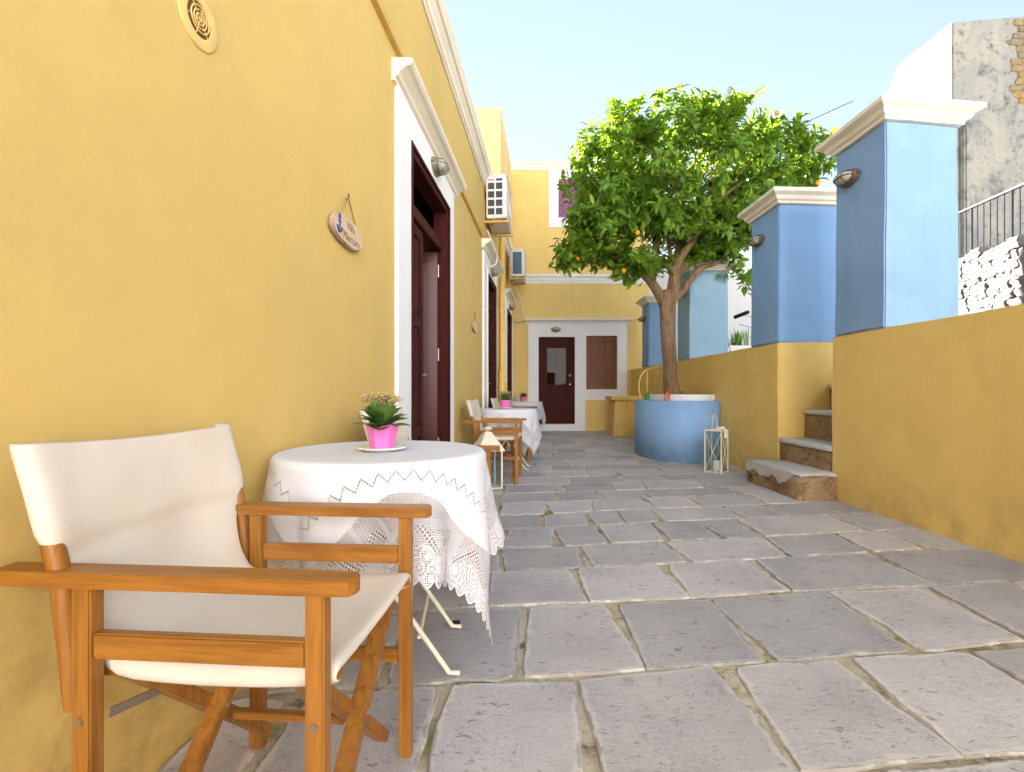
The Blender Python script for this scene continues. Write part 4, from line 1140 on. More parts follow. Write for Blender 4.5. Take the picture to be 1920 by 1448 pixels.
# ================================================================ director's chairs
def make_chair():
    c = thing('directors_chair', None, 'chair')
    Wy = .238
    arm_out = spline([(-.345, -.014), (-.335, -.022), (-.20, -.024), (.0, -.024), (.228, -.024), (.254, -.017), (.261, 0), (.254, .017), (.228, .024), (0, .024), (-.20, .024), (-.335, .022), (-.345, .014)], 3, True)
    for sy in (-1, 1):
        part('armrest', MB().prism([(p.x, p.y + sy * Wy) for p in arm_out], .606, .631), 'teak_x', c, .005, 3)
        part('leg', MB().bar((.195, sy * Wy, 0), (.195, sy * Wy, .6055), .031, .029, (0, 1, 0)), 'teak_z', c, .003)
        part('leg', MB().bar((-.195, sy * Wy, 0), (-.195, sy * Wy, .6055), .034, .029, (0, 1, 0)), 'teak_z', c, .003)
        part('side_rail', MB().box((-.205, sy * (Wy + .006) - .0, .487) if sy > 0 else (-.205, -(Wy + .024), .487), (.179, Wy + .024, .529) if sy > 0 else (.179, -(Wy + .006), .529)) if False else MB().box((-.178, sy * Wy - .010, .487), (.179, sy * Wy + .010, .529)), 'teak_x', c, .003)
        part('side_rail', MB().box((-.178, sy * Wy - .010, .236), (.179, sy * Wy + .010, .270)), 'teak_x', c, .003)
        part('back_post', MB().tube([(-.222, sy * (Wy - .002), .40), (-.240, sy * Wy, .60), (-.268, sy * (Wy + .002), .72), (-.298, sy * (Wy + .004), .828)], [.013, .016, .016, .015], 12), 'teak_z', c)
        part('seat_rail', MB().bar((-.205, sy * .198, .447), (.216, sy * .198, .4555), .017, .024), 'teak_x', c, .004)
        for x, z in ((.195, .245), (.195, .40), (-.195, .39)):
            part('bolt', MB().tube([(x, sy * (Wy + .014), z), (x, sy * (Wy + .0185), z)], .0065, 10), 'metal', c)
        part('brace_strut', MB().bar((-.172, sy * (Wy - .017), .385), (-.165, sy * .085, .355), .003, .016), 'metal', c)
    for x, s_ in ((.168, 1), (.138, -1), (-.135, 1), (-.165, -1)):
        part('scissor_leg', MB().bar((x, s_ * .203, .455), (x, -s_ * .224, .055), .026, .036, (1, 0, 0)), 'teak_z', c, .003)
        part('bolt', MB().tube([(x - .02, 0, .262), (x + .02, 0, .262)], .006, 8), 'metal', c)
    part('cross_bar', MB().bar((-.12, .03, .225), (.125, .03, .225), .02, .016), 'teak_x', c, .002)
    for x in (.153, -.15):
        part('foot_block', MB().box((x - .028, -.2215, .04), (x + .028, -.205, .075)), 'teak_x', c, .002)
    # one sling of canvas: back sleeve, waist, seat
    prof = [(-.300, .838, .2645), (-.291, .80, .2635), (-.275, .75, .262), (-.263, .70, .261), (-.256, .672, .259), (-.252, .655, .238), (-.246, .63, .222), (-.240, .60, .211), (-.232, .565, .204), (-.222, .53, .201), (-.208, .500, .204), (-.194, .478, .214), (-.15, .470, .217), (-.05, .467, .217), (.03, .467, .218), (.11, .470, .218), (.17, .474, .217), (.208, .478, .216), (.214, .472, .215), (.214, .462, .215)]
    ny = 16
    wraps = [0, 40, 80, 120, 160, 195]
    P = []
    for i, (x, z, hw) in enumerate(prof):
        r = (.0195, .0195, .0195, .0195, .0185, .006, .003, .003, .003, .004, .007, .019, .021, .021, .021, .021, .021, .020, .014, .006)[i]
        f = min(1, max(0, (i - 8) / 3)); nx, nz = 1 - f, f
        inner = hw - r
        cx, cz = x - nx * r * .0, z - nz * r
        row = []
        for k in range(ny + 1):
            t = -1 + 2 * k / ny
            sag = (1 - t * t) * min(1, (1 - abs(t)) * 6)
            yy = t * inner
            if i < 10: xx, zz = cx + nx * r - .022 * sag * min(1, (i + 2) / 6) + (.006 * noise.noise(Vector((t * 1.7, z * 6, 1))) * sag), z - (.010 * sag if i == 0 else 0)
            elif i < 17: xx, zz = x, cz + nz * r - .014 * sag + .004 * noise.noise(Vector((x * 9, t * 2.5, 7))) * sag
            else: xx, zz = x, cz + nz * r - .006 * sag
            row.append((xx, yy, zz))
        for sg in (1, -1):
            e = []
            for w_ in wraps[1:]:
                c_, s__ = math.cos(R(w_)), math.sin(R(w_))
                e.append((cx + nx * r * c_, sg * (inner + r * s__), (z if nz == 0 else cz + nz * r * c_) if nz in (0, 1) else z - nz * r + nz * r * c_))
            row = row + e if sg == 1 else e[::-1] + row
        P += row
    nc = ny + 1 + 2 * (len(wraps) - 1)
    F = [(i * nc + k, i * nc + k + 1, (i + 1) * nc + k + 1, (i + 1) * nc + k) for i in range(len(prof) - 1) for k in range(nc - 1)]
    cv = part('canvas_sling', MB().add(P, F, True), 'canvas', c)
    md = cv.modifiers.new('thick', 'SOLIDIFY'); md.thickness = .003; md.offset = 0
    md = cv.modifiers.new('sub', 'SUBSURF'); md.levels = 1; md.render_levels = 1
    part('hem_seam', MB().tube([(-.283, -.20, .823), (-.296, -.07, .817), (-.297, .07, .817), (-.283, .20, .823)], .0022, 5), 'canvas', c)
    for sy in (-1, 1):
        part('hem_seam', MB().tube([(-.262 - .0, sy * .216, .70), (-.2745, sy * .216, .755), (-.287, sy * .216, .81)], .0016, 5), 'canvas', c)
    return c
CH = make_chair()
cg = "wooden director's chairs along the yellow wall"
yaw = -math.atan(.11)
place(CH, True, (-.482, 1.035, 0), R(-4.4), "nearest wooden director's chair with cream canvas, filling the left foreground", cg)
place(CH, False, (-.345, 2.44, 0), R(-5), "wooden director's chair half hidden behind the nearest lace covered table", cg)
place(CH, False, (-.125, 5.23, 0), R(-6), "wooden director's chair in front of the second table, behind the cream lantern", cg)
place(CH, False, (.05, 6.80, 0), R(-5), "wooden director's chair behind the second table, before the second brown door", cg)
place(CH, False, (.23, 9.65, 0), R(-5), "wooden director's chair in front of the farthest table", cg)
place(CH, False, (.42, 11.22, 0), R(-5), "last wooden director's chair, between the farthest table and the end house", cg)

# ================================================================ tables, cloths, flower pots
def make_table():
    t = thing('bistro_table', None, 'table')
    part('table_top', MB().lathe([(.0, .695), (.330, .695), (.336, .70), (.336, .708), (.330, .712), (0, .712)][1:5], 40), 'creammetal', t)
    for a in (0, 1):
        for s_ in (-1, 1):
            y = .16 * (1 if a else -1)
            part('leg', MB().tube([(s_ * -.21, y, .69), (0, y, .36), (s_ * .235, y, .012), (s_ * .27, y, .008)], .0085, 8), 'creammetal', t)
        part('crossbar', MB().tube([(-.14 if a else .14, -.16, .13), (-.14 if a else .14, .16, .13)], .007, 8), 'creammetal', t)
    return t
def cloth_mesh(seed, res, half=.70, Rr=.338, top=.7165, rot=0, drop=1.0):
    P, F, U = [], [], []
    n = res
    for j in range(n + 1):
        for i in range(n + 1):
            p = -half + 2 * half * i / n; q = -half + 2 * half * j / n
            r = math.hypot(p, q); a = math.atan2(q, p) + rot
            if r < Rr:
                x, y, z = r * math.cos(a), r * math.sin(a), top + .0015 * noise.noise(Vector((p * 5, q * 5, seed)))
            else:
                s_ = r - Rr; f = .022
                if s_ < f * 1.5708:
                    th = s_ / f; rad = Rr + f * math.sin(th); z = top - f * (1 - math.cos(th))
                else:
                    dz = s_ - f * 1.5708; k = min(1, dz / .30)
                    m = 9
                    fold = math.sin(m * a + seed + 1.3 * math.sin(2 * a + seed)) * .6 + math.sin((m * 2 - 3) * a + seed * 2.1) * .25 + .5 * noise.noise(Vector((a * 3, dz * 3, seed)))
                    rad = Rr + f + .012 * k + fold * .052 * k ** 1.2 + dz * .05
                    z = top - f - dz * .975
                a2 = a + .03 * noise.noise(Vector((a * 4, s_ * 5, seed + 3))) * min(1, s_ / .2)
                x, y = rad * math.cos(a2), rad * math.sin(a2)
            P.append((x, y, max(z, .012))); U.append((p, q))
    F = [(j * (n + 1) + i, j * (n + 1) + i + 1, (j + 1) * (n + 1) + i + 1, (j + 1) * (n + 1) + i) for j in range(n) for i in range(n)]
    me = bpy.data.meshes.new('tablecloth'); me.from_pydata(P, [], F)
    uv = me.uv_layers.new(name='UVMap')
    for lp in me.loops: uv.data[lp.index].uv = U[lp.vertex_index]
    me.polygons.foreach_set('use_smooth', [True] * len(F))
    me.materials.append(M['cloth']); me.update()
    return me
TB = make_table()
tg, kg = 'round bistro tables along the yellow wall', 'white lace tablecloths'
tables = [((-.452, 1.745), R(20), 150, 2.1, "nearest round bistro table on thin cream legs under a lace cloth", "nearest white lace tablecloth with zigzag drawn thread border"),
          ((-.06, 6.0), R(10), 70, 4.4, "second round bistro table, between two director's chairs in mid courtyard", "white lace tablecloth on the second table, with the larger pink pot on it"),
          ((.28, 10.43), R(30), 60, 6.7, "farthest round bistro table beside the end house", "white lace tablecloth on the farthest table near the dark door")]
for i, ((x, y), rz, res, seed, l1, l2) in enumerate(tables):
    place(TB, i == 0, (x, y, 0), rz + R(-15), l1, tg)
    o = bpy.data.objects.new('tablecloth', cloth_mesh(seed, res)); COL.objects.link(o)
    o.location = (x, y, 0); o.rotation_euler = (0, 0, R(24) if i == 0 else rz)
    tag(o, l2, 'tablecloth', kg)

def kal_leaf(a, tilt, L, Wd, base):
    """spoon shaped scalloped leaf"""
    P, F = [], []
    d = Vector((math.cos(a) * math.sin(tilt), math.sin(a) * math.sin(tilt), math.cos(tilt)))
    s_ = Vector((-math.sin(a), math.cos(a), 0)); n_ = s_.cross(d)
    prof = [(0, .14), (.18, .34), (.38, .80), (.62, 1.0), (.84, .88), (.96, .50), (1, .10)]
    for i, (t, wv) in enumerate(prof):
        c = base + d * L * t + n_ * L * (.30 * t * t)
        for k in (-1, -.5, 0, .5, 1):
            P.append(c + s_ * k * wv * Wd / 2 * (1 + .10 * ((i % 2) * 2 - 1) * (abs(k) == 1)) - n_ * abs(k) * wv * Wd * .12)
    for i in range(len(prof) - 1):
        for k in range(4): F.append((i * 5 + k, i * 5 + k + 1, (i + 1) * 5 + k + 1, (i + 1) * 5 + k))
    return MB().add(P, F, True)
def flower_pot(loc, label, facets, rb, rt, h, nleaf, spread, hgt, buds, seed):
    random.seed(seed)
    o = thing('potted_flower', label, 'potted plant', loc, random.uniform(0, 1), 'pink potted flowers on the tables')
    n = facets
    if n <= 8:
        zt = lambda k: h + (.006 if k % 2 else -.006)
        P = [(rb * math.cos(2 * math.pi * k / n), rb * math.sin(2 * math.pi * k / n), 0) for k in range(n)] + [(rt * math.cos(2 * math.pi * k / n), rt * math.sin(2 * math.pi * k / n), zt(k)) for k in range(n)]
        P += [(rt * .93 * math.cos(2 * math.pi * k / n), rt * .93 * math.sin(2 * math.pi * k / n), h - .012) for k in range(n)]
        F = [(k, (k + 1) % n, (k + 1) % n + n, k + n) for k in range(n)] + [(k + n, (k + 1) % n + n, (k + 1) % n + 2 * n, k + 2 * n) for k in range(n)] + [tuple(range(n - 1, -1, -1)), tuple(range(2 * n, 3 * n))]
        part('pot', MB().add(P, F), 'pink', o, .002)
    else:
        part('pot', MB().lathe([(rb, 0), (rb * 1.04, .004), (rt * .96, h * .8), (rt, h * .82), (rt * 1.01, h), (rt * .9, h), (rt * .88, h - .015)], 24), 'pink', o)
    for k in range(nleaf):
        a = k * 2.4 + random.uniform(-.3, .3); t = k / nleaf
        tilt = R(70) * (1 - t) + R(14) * t + random.uniform(-.12, .12)
        L = spread * random.uniform(.78, 1.05) * (1 - .15 * t)
        b = Vector((math.cos(a) * rt * .35, math.sin(a) * rt * .35, h - .012 + t * hgt * .30))
        part('leaf', kal_leaf(a, tilt, L, L * random.uniform(.66, .92), b), 'kal', o)
    st, bd, bl = MB(), MB(), MB()
    for k in range(buds):
        a = random.uniform(0, 6.28); rad = spread * .80 * math.sqrt(random.random())
        top = Vector((math.cos(a) * rad, math.sin(a) * rad, h + hgt * random.uniform(.80, 1.0) - rad * .12))
        b = Vector((math.cos(a) * rad * .3, math.sin(a) * rad * .3, h + hgt * .2))
        st.tube([b, b.lerp(top, .6) + Vector((0, 0, .006)), top], .0011, 4)
        for m in range(5):
            q = top + Vector((random.gauss(0, .0055), random.gauss(0, .0055), random.gauss(0, .004)))
            (bl if random.random() < .13 else bd).ball(q, random.uniform(.0024, .0040), 5, 4, (1, 1, 1.25))
    part('flower_stalks', st, 'kalstuff', o, kind='stuff')
    part('flower_buds', bd, 'bud', o, kind='stuff')
    part('open_flowers', bl, 'bloom', o, kind='stuff')
    return o
sc_prof = [(.048, 0), (.052, .002), (.083, .010), (.086, .013), (.084, .0145), (.05, .006), (.046, .0055)]
TOP = .7195
sgr = 'white saucers under the flower pots'
for i, (x, y, lb) in enumerate(((-.445, 1.70, 'white saucer under the nearest pink pot'), (-.08, 5.95, 'white saucer under the pink pot on the second table'), (.245, 10.40, 'white saucer under the farthest pink pot'))):
    s_ = part('saucer', MB().lathe(sc_prof, 32), 'china'); s_.location = (x, y, TOP); tag(s_, lb, 'saucer', sgr)
flower_pot((-.445, 1.70, TOP + .007), 'nearest pink faceted foil pot with a budding green succulent', 6, .039, .056, .080, 38, .080, .110, 62, 3)
flower_pot((-.08, 5.95, TOP + .007), 'round pink pot with pinkish flowers on the second lace covered table', 20, .050, .068, .095, 30, .085, .11, 60, 9)
flower_pot((.245, 10.40, TOP + .007), 'small pink pot with plain green leaves on the farthest table', 20, .055, .07, .09, 30, .085, .09, 4, 12)
random.seed(21)

# ================================================================ lanterns
def frame_lantern(loc, rz, w_, h_, th, label):
    o = thing('candle_lantern', label, 'lantern', loc, rz)
    a = w_ / 2
    fr = MB()
    for sx in (-1, 1):
        for sy in (-1, 1): fr.box((sx * a - th / 2, sy * a - th / 2, 0), (sx * a + th / 2, sy * a + th / 2, h_))
    part('frame', fr, 'creammetal', o, .001)
    part('base', MB().box((-a - .004, -a - .004, .001), (a + .004, a + .004, .012)), 'creammetal', o, .002)
    return o, a
o, a = frame_lantern((2.345, 5.69, 0), R(45), .185, .475, .011, 'tall cream metal lantern with ribbon and crossed wires, by the blue planter')
part('lid', MB().box((-a - .014, -a - .014, .475), (a + .014, a + .014, .485)).box((-a + .02, -a + .02, .4855), (a - .02, a - .02, .492)), 'creammetal', o, .002)
for k in range(4):
    g = MB().box((-a + .006, -a - .001, .012), (a - .006, -a + .001, .474))
    x = MB().tube([(-a + .006, -a - .003, .03), (a - .006, -a - .003, .45)], .003, 6).tube([(a - .006, -a - .003, .03), (-a + .006, -a - .003, .45)], .003, 6)
    for mb_ in (g, x):
        for p in mb_.v:
            p.xy = (Matrix.Rotation(k * math.pi / 2, 2) @ p.xy)
    part('glass_pane', g, 'glass', o); part('wire_cross', x, 'creammetal', o)
part('handle', MB().tube([(-.075 * math.cos(t) , .02, .50 + .155 * math.sin(t)) for t in [math.pi * k / 14 for k in range(15)]], .0045, 8), 'creammetal', o)
part('ribbon', MB().ball((-.05, -.045, .503), .028, 10, 6, (1.5, .8, .8)).ball((.035, -.06, .505), .028, 10, 6, (1.5, .8, .9)).ball((-.01, -.06, .508), .017).bar((-.02, -.112, .50), (-.03, -.118, .40), .032, .003).bar((-.02, -.05, .502), (-.02, -.112, .50), .032, .003), 'ribbon', o)
part('candle', MB().lathe([(.036, .0125), (.038, .015), (.038, .13), (.034, .136), (.004, .133)], 20), 'candle', o)
o, a = frame_lantern((-.235, 4.78, 0), R(20), .215, .36, .014, "cream metal lantern with pyramid roof beside the director's chairs")
part('roof', MB().add([(-a - .03, -a - .03, .36), (a + .03, -a - .03, .36), (a + .03, a + .03, .36), (-a - .03, a + .03, .36), (-.03, -.03, .535), (.03, -.03, .535), (.03, .03, .535), (-.03, .03, .535)],
     [(3, 2, 1, 0), (4, 5, 6, 7), (0, 1, 5, 4), (1, 2, 6, 5), (2, 3, 7, 6), (3, 0, 4, 7)]).lathe([(.022, .535), (.022, .555), (.05, .56), (.045, .568), (.015, .585), (.004, .59)], 16), 'creammetal', o, .002)
for k in range(4):
    g = MB().box((-a + .008, -a - .001, .012), (a - .008, -a + .001, .358))
    for p in g.v: p.xy = (Matrix.Rotation(k * math.pi / 2, 2) @ p.xy)
    part('glass_pane', g, 'glass', o)
def tiny_lantern(loc, mat, label, tilt):
    o = thing('tea_light_lantern', label, 'lantern', loc, .4, 'small coloured lanterns on the planter rim')
    b = MB().lathe([(.038, 0), (.040, .004), (.040, .012), (.034, .014)], 16)
    for k in range(6):
        t = k * math.pi / 3; b.bar((.034 * math.cos(t), .034 * math.sin(t), .014), (.034 * math.cos(t), .034 * math.sin(t), .078), .010, .006)
    part('frame', b, mat, o)
    part('glass_chimney', MB().lathe([(.027, .015), (.029, .02), (.029, .074), (.026, .077)], 14), mat if mat == 'greenlan' else 'lampglass', o)
    part('roof', MB().lathe([(.041, .078), (.042, .084), (.022, .102), (.016, .104), (.016, .114), (.004, .118)], 16), mat, o)
    part('bail', MB().tube([(.036 * math.cos(t) + tilt * math.sin(t), 0, .095 + .055 * math.sin(t)) for t in [math.pi * k / 10 for k in range(11)]], .0025, 6), mat, o)
tiny_lantern((1.925, 7.08, .80), 'greenlan', 'small green tea light lantern on the planter rim', .0)
tiny_lantern((2.075, 6.63, .80), 'oranlan', 'small orange tea light lantern on the planter rim', .05)

# ================================================================ wall lamps, air conditioners, signs, vent, pipes
def make_lamp(mat):
    """oval bulkhead lamp: local +X points out of the wall, +Y along it"""
    o = thing('wall_lamp', None, 'lamp')
    def ring(x, a, b, n=28): return [(x, a * math.cos(2 * math.pi * k / n), b * math.sin(2 * math.pi * k / n)) for k in range(n)]
    def loft(rs, n=28):
        P = [p for r in rs for p in r]
        F = [(i * n + k, i * n + (k + 1) % n, (i + 1) * n + (k + 1) % n, (i + 1) * n + k) for i in range(len(rs) - 1) for k in range(n)]
        return MB().add(P, F, True).add(rs[-1], [tuple(range(n))]).add(rs[0], [tuple(range(n - 1, -1, -1))])
    part('base', loft([ring(.0, .112, .066), ring(.018, .112, .066), ring(.022, .106, .060), ring(.040, .102, .056), ring(.043, .095, .05)]), mat, o)
    part('glass', loft([ring(.043, .090, .046), ring(.068, .086, .043), ring(.088, .072, .035), ring(.100, .045, .022), ring(.104, .012, .006)]), 'lampglass', o)
    cg_ = MB()
    cg_.tube([(.046, .098, 0), (.085, .088, 0), (.108, .05, 0), (.112, 0, 0), (.108, -.05, 0), (.085, -.088, 0), (.046, -.098, 0)], .0045, 7)
    for y in (-.048, 0, .048):
        zz = .052 * math.sqrt(max(0, 1 - (y / .11) ** 2))
        xo = .104 if abs(y) > .01 else .110
        cg_.tube([(.045, y, zz), (xo - .02, y, zz * .85), (xo, y, zz * .4), (xo + .003, y, 0), (xo, y, -zz * .4), (xo - .02, y, -zz * .85), (.045, y, -zz)], .004, 6)
    cg_.tube([Vector(p) for p in ring(.05, .100, .054)] + [Vector((.05, .100, 0))], .005, 6)
    part('cage', cg_, mat, o)
    for s_ in (-1, 1): part('lug', MB().tube([(.004, s_ * .118, 0), (.03, s_ * .118, 0)], .010, 8), mat, o)
    return o
wang = -math.atan(.0825)
def on_wall(y, out, z): 
    c, s_ = math.cos(wang), math.sin(wang)
    lx, ly = out, yl(y)
    return (-.968 + lx * c - ly * s_, lx * s_ + ly * c, z)
lg = 'caged bulkhead wall lamps'
LA = make_lamp('lampgreen')
place(LA, True, on_wall(3.94, .027, 2.705), wang, 'tarnished caged wall lamp over the nearest open door', lg)
place(LA, False, on_wall(7.62, .027, 2.755), wang, 'caged wall lamp over the second brown door, below the near air conditioner', lg)
place(LA, False, on_wall(10.72, .027, 2.745), wang, 'caged wall lamp over the third door in the far left corner', lg)
place(LA, False, (1.036, BY - .022, 2.395), R(-90), 'caged wall lamp above the dark glazed door of the end house', lg)
LP_ = make_lamp('lampmetal')
place(LP_, True, (2.758, 4.04, 2.66), R(180), 'rusty caged lamp on the nearest blue pillar', lg)
place(LP_, False, (2.756, 5.52, 2.60), R(180), 'rusty caged lamp on the second blue pillar', lg)
place(LP_, False, (2.750, 7.95, 2.50), R(180), 'rusty caged lamp on the teal pillar behind the tree trunk', lg)
place(LP_, False, (2.750, 10.3, 2.43), R(180), 'caged lamp on the farthest blue pillar', lg)

def ac_unit(loc, label, fins, Ly=.80, Dx=.285, H=.58):
    """local: +X out from the wall, +Y along the wall; the near short end carries the coil grille"""
    o = thing('air_conditioner', label, 'air conditioner', loc, wang, 'air conditioner outdoor units')
    x0 = .055
    part('casing', MB().box((x0, 0, 0), (x0 + Dx, Ly, H)), 'acwhite', o, .012, 3)
    part('lid', MB().box((x0 - .006, -.006, H + .0005), (x0 + Dx + .006, Ly + .006, H + .022)), 'acwhite', o, .006)
    if not fins:
        for r in range(4):
            for c in range(2):
                xa = x0 + .025 + c * .112
                za = .045 + r * .118
                s_ = part('grille_slot', MB().box((xa, -.004, za), (xa + .090, .002, za + .088)), 'acdark', o)
                lv = MB()
                for q in range(4): lv.bar((xa + .002, -.006, za + .012 + q * .021), (xa + .088, -.006, za + .012 + q * .021), .004, .004)
                part('louvre', lv, 'iron', s_)
        xa = x0 + .025 + .112
        part('grille_slot', MB().box((xa, -.004, .515), (xa + .090, .002, .548)), 'acdark', o)
        lab = MB()
        for q in range(5): lab.box((x0 + .026 + q * .017, -.0035, .520), (x0 + .039 + q * .017, .001, .540))
        part('red_marking', lab, 'acred', o)
        part('end_rib', MB().box((x0 + .262, -.006, .01), (x0 + .272, .002, H - .01)), 'acwhite', o)
    else:
        part('coil_grille', MB().box((x0 + .030, -.004, .045), (x0 + .215, .004, H - .045)), 'acfin', o)
        lv = MB()
        for q in range(16): lv.box((x0 + .036 + q * .0113, -.008, .047), (x0 + .039 + q * .0113, -.004, H - .047))
        part('coil_fins', lv, 'acfin', o)
    # fan guard on the broad outer face
    fg = MB()
    for rr_ in (.06, .12, .18, .23):
        fg.tube([(x0 + Dx + .006, Ly * .60 + rr_ * math.cos(2 * math.pi * k / 28), H / 2 + rr_ * math.sin(2 * math.pi * k / 28)) for k in range(29)], .004, 5)
    part('fan_guard', fg, 'acwhite', o)
    for y in (.08, Ly - .10):
        br = MB().box((.002, y - .018, -.045), (x0 + Dx + .03, y + .018, -.012)).box((.002, y - .018, -.05), (.03, y + .018, .30))
        part('wall_bracket', br, 'conduit', o, .002)
    for y in (.08, Ly - .10):
        ft = MB()
        for x in (x0 + .05, x0 + Dx - .04): ft.box((x - .025, y - .02, -.0115), (x + .025, y + .02, -.0005))
        part('rubber_foot', ft, 'acdark', o)
    part('pipework', MB().tube(spline([(x0 + .03, .5, .10), (.015, .46, .02), (.02, .42, -.16), (.03, .30, -.24)], 5), .018, 8).ball((x0 + .05, .30, -.02), .03), 'conduit', o)
    return o
ac_unit(on_wall(6.92, -.018, 3.345), 'off white air conditioner on the left wall, nearer one with square grille slots', False)
ac_unit(on_wall(10.15, .06, 3.285), 'off white air conditioner high in the far left corner, with dark coil panel', True, .78, .26, .54)

cd = part('cable_duct', MB().add([Vector(on_wall(y, o_, z)) for y in (-3, 7.05) for o_, z in ((.001, 3.00), (.03, 3.005), (.03, 3.05), (.001, 3.055))], [(3, 2, 1, 0), (4, 5, 6, 7), (0, 1, 5, 4), (1, 2, 6, 5), (2, 3, 7, 6), (3, 0, 4, 7)]), 'conduit')
tag(cd, 'ochre cable duct running along the left wall above the doors', 'cable duct')
cb = part('cable', MB().tube(spline([on_wall(7.0, .04, 3.2), on_wall(7.12, .10, 3.06), on_wall(7.35, .135, 2.95), on_wall(7.4, .12, 2.83), on_wall(7.22, .05, 2.73), on_wall(7.12, .03, 2.60), on_wall(7.12, .03, 1.2), on_wall(7.12, .03, .3)], 6), .013, 8), 'cable')
tag(cb, 'white cable dropping beside the second brown door', 'cable')
cb = part('cable', MB().tube(spline([on_wall(10.9, .14, 3.22), on_wall(11.1, .22, 3.05), on_wall(11.2, .27, 2.8), on_wall(11.25, .24, 2.62), on_wall(11.40, .05, 2.52), on_wall(11.40, .035, 2.3), on_wall(11.40, .035, .3)], 6), .017, 8), 'cable')
tag(cb, 'white looped cable hanging below the far air conditioner', 'cable')
DP = thing('drain_pipe', 'yellow painted drainpipe between the second and third doors', 'pipe', on_wall(8.95, .055, 0), wang)
part('pipe', MB().tube([(0, 0, .02), (0, 0, 2), (0, 0, 3.78)], .046, 14), 'pipe', DP)
for z in (.9, 2.35, 3.2): part('collar', MB().tube([(0, 0, z), (0, 0, z + .05)], .054, 14), 'pipe', DP)
part('bracket', MB().box((-.055, -.01, 1.6), (.0, .01, 1.64)).tube([(0, 0, 1.6), (0, 0, 1.63)], .052, 14), 'pipe', DP)
dq = thing('drain_pipe', 'short stout yellow pipe with box fitting beside the tall drainpipe', 'pipe', on_wall(8.78, .07, 0), wang)
part('pipe', MB().tube([(0, 0, .02), (0, 0, 1.25), (0, 0, 1.32), (0, 0, 1.335)], [.058, .058, .05, .02], 14), 'pipe', dq)
part('valve', MB().tube([(0.05, .10, 1.0), (.05, .22, 1.02)], .018).tube([(.05, .20, .95), (.05, .20, 1.1)], .02), 'pipe', dq)
jb = part('junction_box', MB().box((.001, 0, 0), (.05, .12, .16)), 'conduit', None, .004)
jb.location = on_wall(9.35, 0, .62); jb.rotation_euler = (0, 0, wang); tag(jb, 'small ochre junction box by the drainpipe', 'box')
ct = part('lamp_cable', MB().tube([(2.80, BY - .02, 2.60), (2.76, BY - .25, 2.58), (2.735, 10.5, 2.46)], .008, 6), 'conduit')
tag(ct, 'thin ochre cable from the end house cornice to the farthest pillar lamp', 'cable')
ct = part('lamp_cable', MB().tube([(-.0 + .02, BY - .02, 2.56), (.15, BY - .02, 2.57), (.31, BY - .02, 2.60)], .009, 6), 'conduit')
tag(ct, 'thin ochre cable on the end house, left of the white door cornice', 'cable')

VT = thing('wall_vent', 'round yellow ventilation grille high on the near left wall', 'vent', on_wall(1.353, 0, 1.935), wang)
def disc(x, r, n=40): return [(x, r * math.cos(2 * math.pi * k / n), r * math.sin(2 * math.pi * k / n)) for k in range(n)]
mb = MB(); n = 40
rs = [disc(.0005, .077), disc(.003, .077), disc(.005, .073), disc(.0055, .050), disc(.005, .046), disc(.0015, .045)]
mb.add([p for r in rs for p in r], [(i * n + k, i * n + (k + 1) % n, (i + 1) * n + (k + 1) % n, (i + 1) * n + k) for i in range(5) for k in range(n)], True)
part('cover', mb, 'vent', VT)
part('dark_opening', MB().add(disc(.0014, .0455), [tuple(range(n))]), 'ventdark', VT)
gm = MB()
for r in (.034, .024, .0145): gm.tube([Vector(p) for p in disc(.0065, r)] + [Vector((.0065, r, 0))], .0021, 6)
for k in range(6):
    t = k * math.pi / 3 + .2
    gm.bar((.0065, 0, 0), (.0065, .046 * math.cos(t), .046 * math.sin(t)), .0022, .0022)
gm.add(disc(.0085, .006, 40), [tuple(range(40))])
part('grille', gm, 'vent', VT)

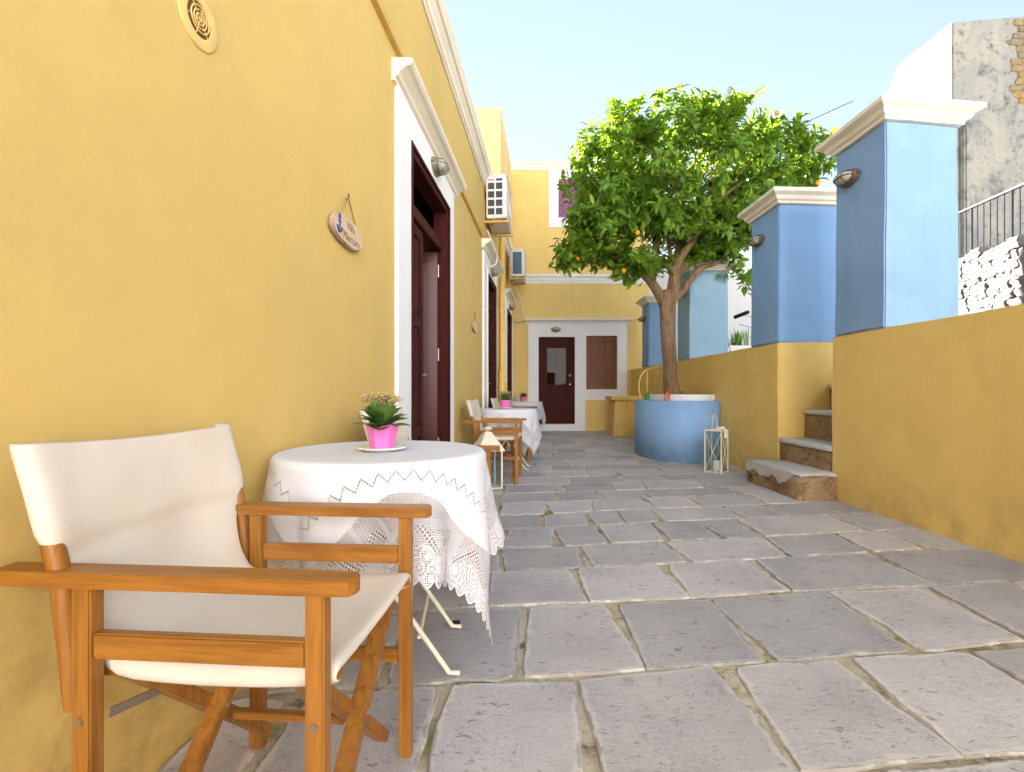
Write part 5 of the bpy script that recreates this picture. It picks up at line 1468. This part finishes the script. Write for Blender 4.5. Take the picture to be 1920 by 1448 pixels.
def text_mesh(s, size):
    c = bpy.data.curves.new('lettering', 'FONT'); c.body = s; c.size = size; c.extrude = .0006; c.offset = -.0009; c.align_x = 'CENTER'; c.resolution_u = 3
    o = bpy.data.objects.new('lettering', c); COL.objects.link(o)
    dg = bpy.context.evaluated_depsgraph_get()
    me = bpy.data.meshes.new_from_object(o.evaluated_get(dg))
    bpy.data.objects.remove(o); bpy.data.curves.remove(c)
    me.materials.clear(); me.materials.append(M['ink'])
    return me
def wood_sign(loc, rz, letters, label):
    o = thing('wooden_sign', label, 'sign', loc, rz, 'hanging wooden slice signs')
    n = 36
    def oval(x, a, b, w_=.004): return [(x, a * math.cos(2 * math.pi * k / n), b * math.sin(2 * math.pi * k / n) + w_ * math.sin(3 * 2 * math.pi * k / n + 1)) for k in range(n)]
    ro = [oval(.004, .165, .066), oval(.012, .170, .070), oval(.026, .168, .068), oval(.030, .160, .064)]
    mb = MB().add([p for r in ro for p in r], [(i * n + k, i * n + (k + 1) % n, (i + 1) * n + (k + 1) % n, (i + 1) * n + k) for i in range(3) for k in range(n)], True)
    part('bark_edge', mb, 'barkedge', o)
    part('wood_face', MB().add(oval(.0302, .161, .065), [tuple(range(n))]), 'signwood', o)
    hk = (.02, .012, .165)
    part('cord', MB().tube([(.02, -.085, .058), hk, (.02, .105, .045)], .0035, 6).ball((.02, -.085, .06), .008, 6, 5).ball((.02, .105, .05), .008, 6, 5), 'cord', o)
    part('hook', MB().tube([(-.002, .03, .170), (.012, .03, .166), (.022, .012, .165), (.022, .008, .182)], .003, 6), 'iron', o)
    if letters:
        rot = Matrix(((0, 0, 1, 0), (1, 0, 0, 0), (0, 1, 0, 0), (0, 0, 0, 1)))
        for s, y, z, sz in (('Villa', .015, .008, .055), ('Mercury', .022, -.046, .055)):
            ob = bpy.data.objects.new('lettering', text_mesh(s, sz)); COL.objects.link(ob); ob.parent = o
            ob.matrix_local = Matrix.Translation((.0318, y, z)) @ rot
        an = MB(); y0, z0 = -.110, .0
        an.tube([(.0318, y0, z0 + .030), (.0318, y0, z0 - .030)], .0045, 6).tube([(.0318, y0 - .014, z0 + .016), (.0318, y0 + .014, z0 + .016)], .0035, 6)
        an.tube([(.0318, y0 + .024 * math.cos(t), z0 - .006 + .024 * math.sin(t)) for t in [math.pi + math.pi * k / 8 for k in range(9)]], .005, 6)
        an.tube([(.0318, y0 + .009 * math.cos(t), z0 + .038 + .009 * math.sin(t)) for t in [2 * math.pi * k / 10 for k in range(11)]], .0035, 6)
        part('anchor', an, 'inkblue', o)
wood_sign(on_wall(2.29, .0, 1.655), wang, True, 'oval wood slice sign lettered Villa Mercury on the near left wall')
wood_sign(on_wall(6.02, .0, 1.71), wang, False, 'small wood slice sign hanging left of the second door')
mv = part('iron_bolt', MB().lathe([(.018, 0), (.018, .008), (.010, .010), (.004, .014)], 14), 'iron'); mv.location = (-.222, 1.96, .002)
tag(mv, 'small iron bolt set in the paving under the nearest tablecloth', 'bolt')
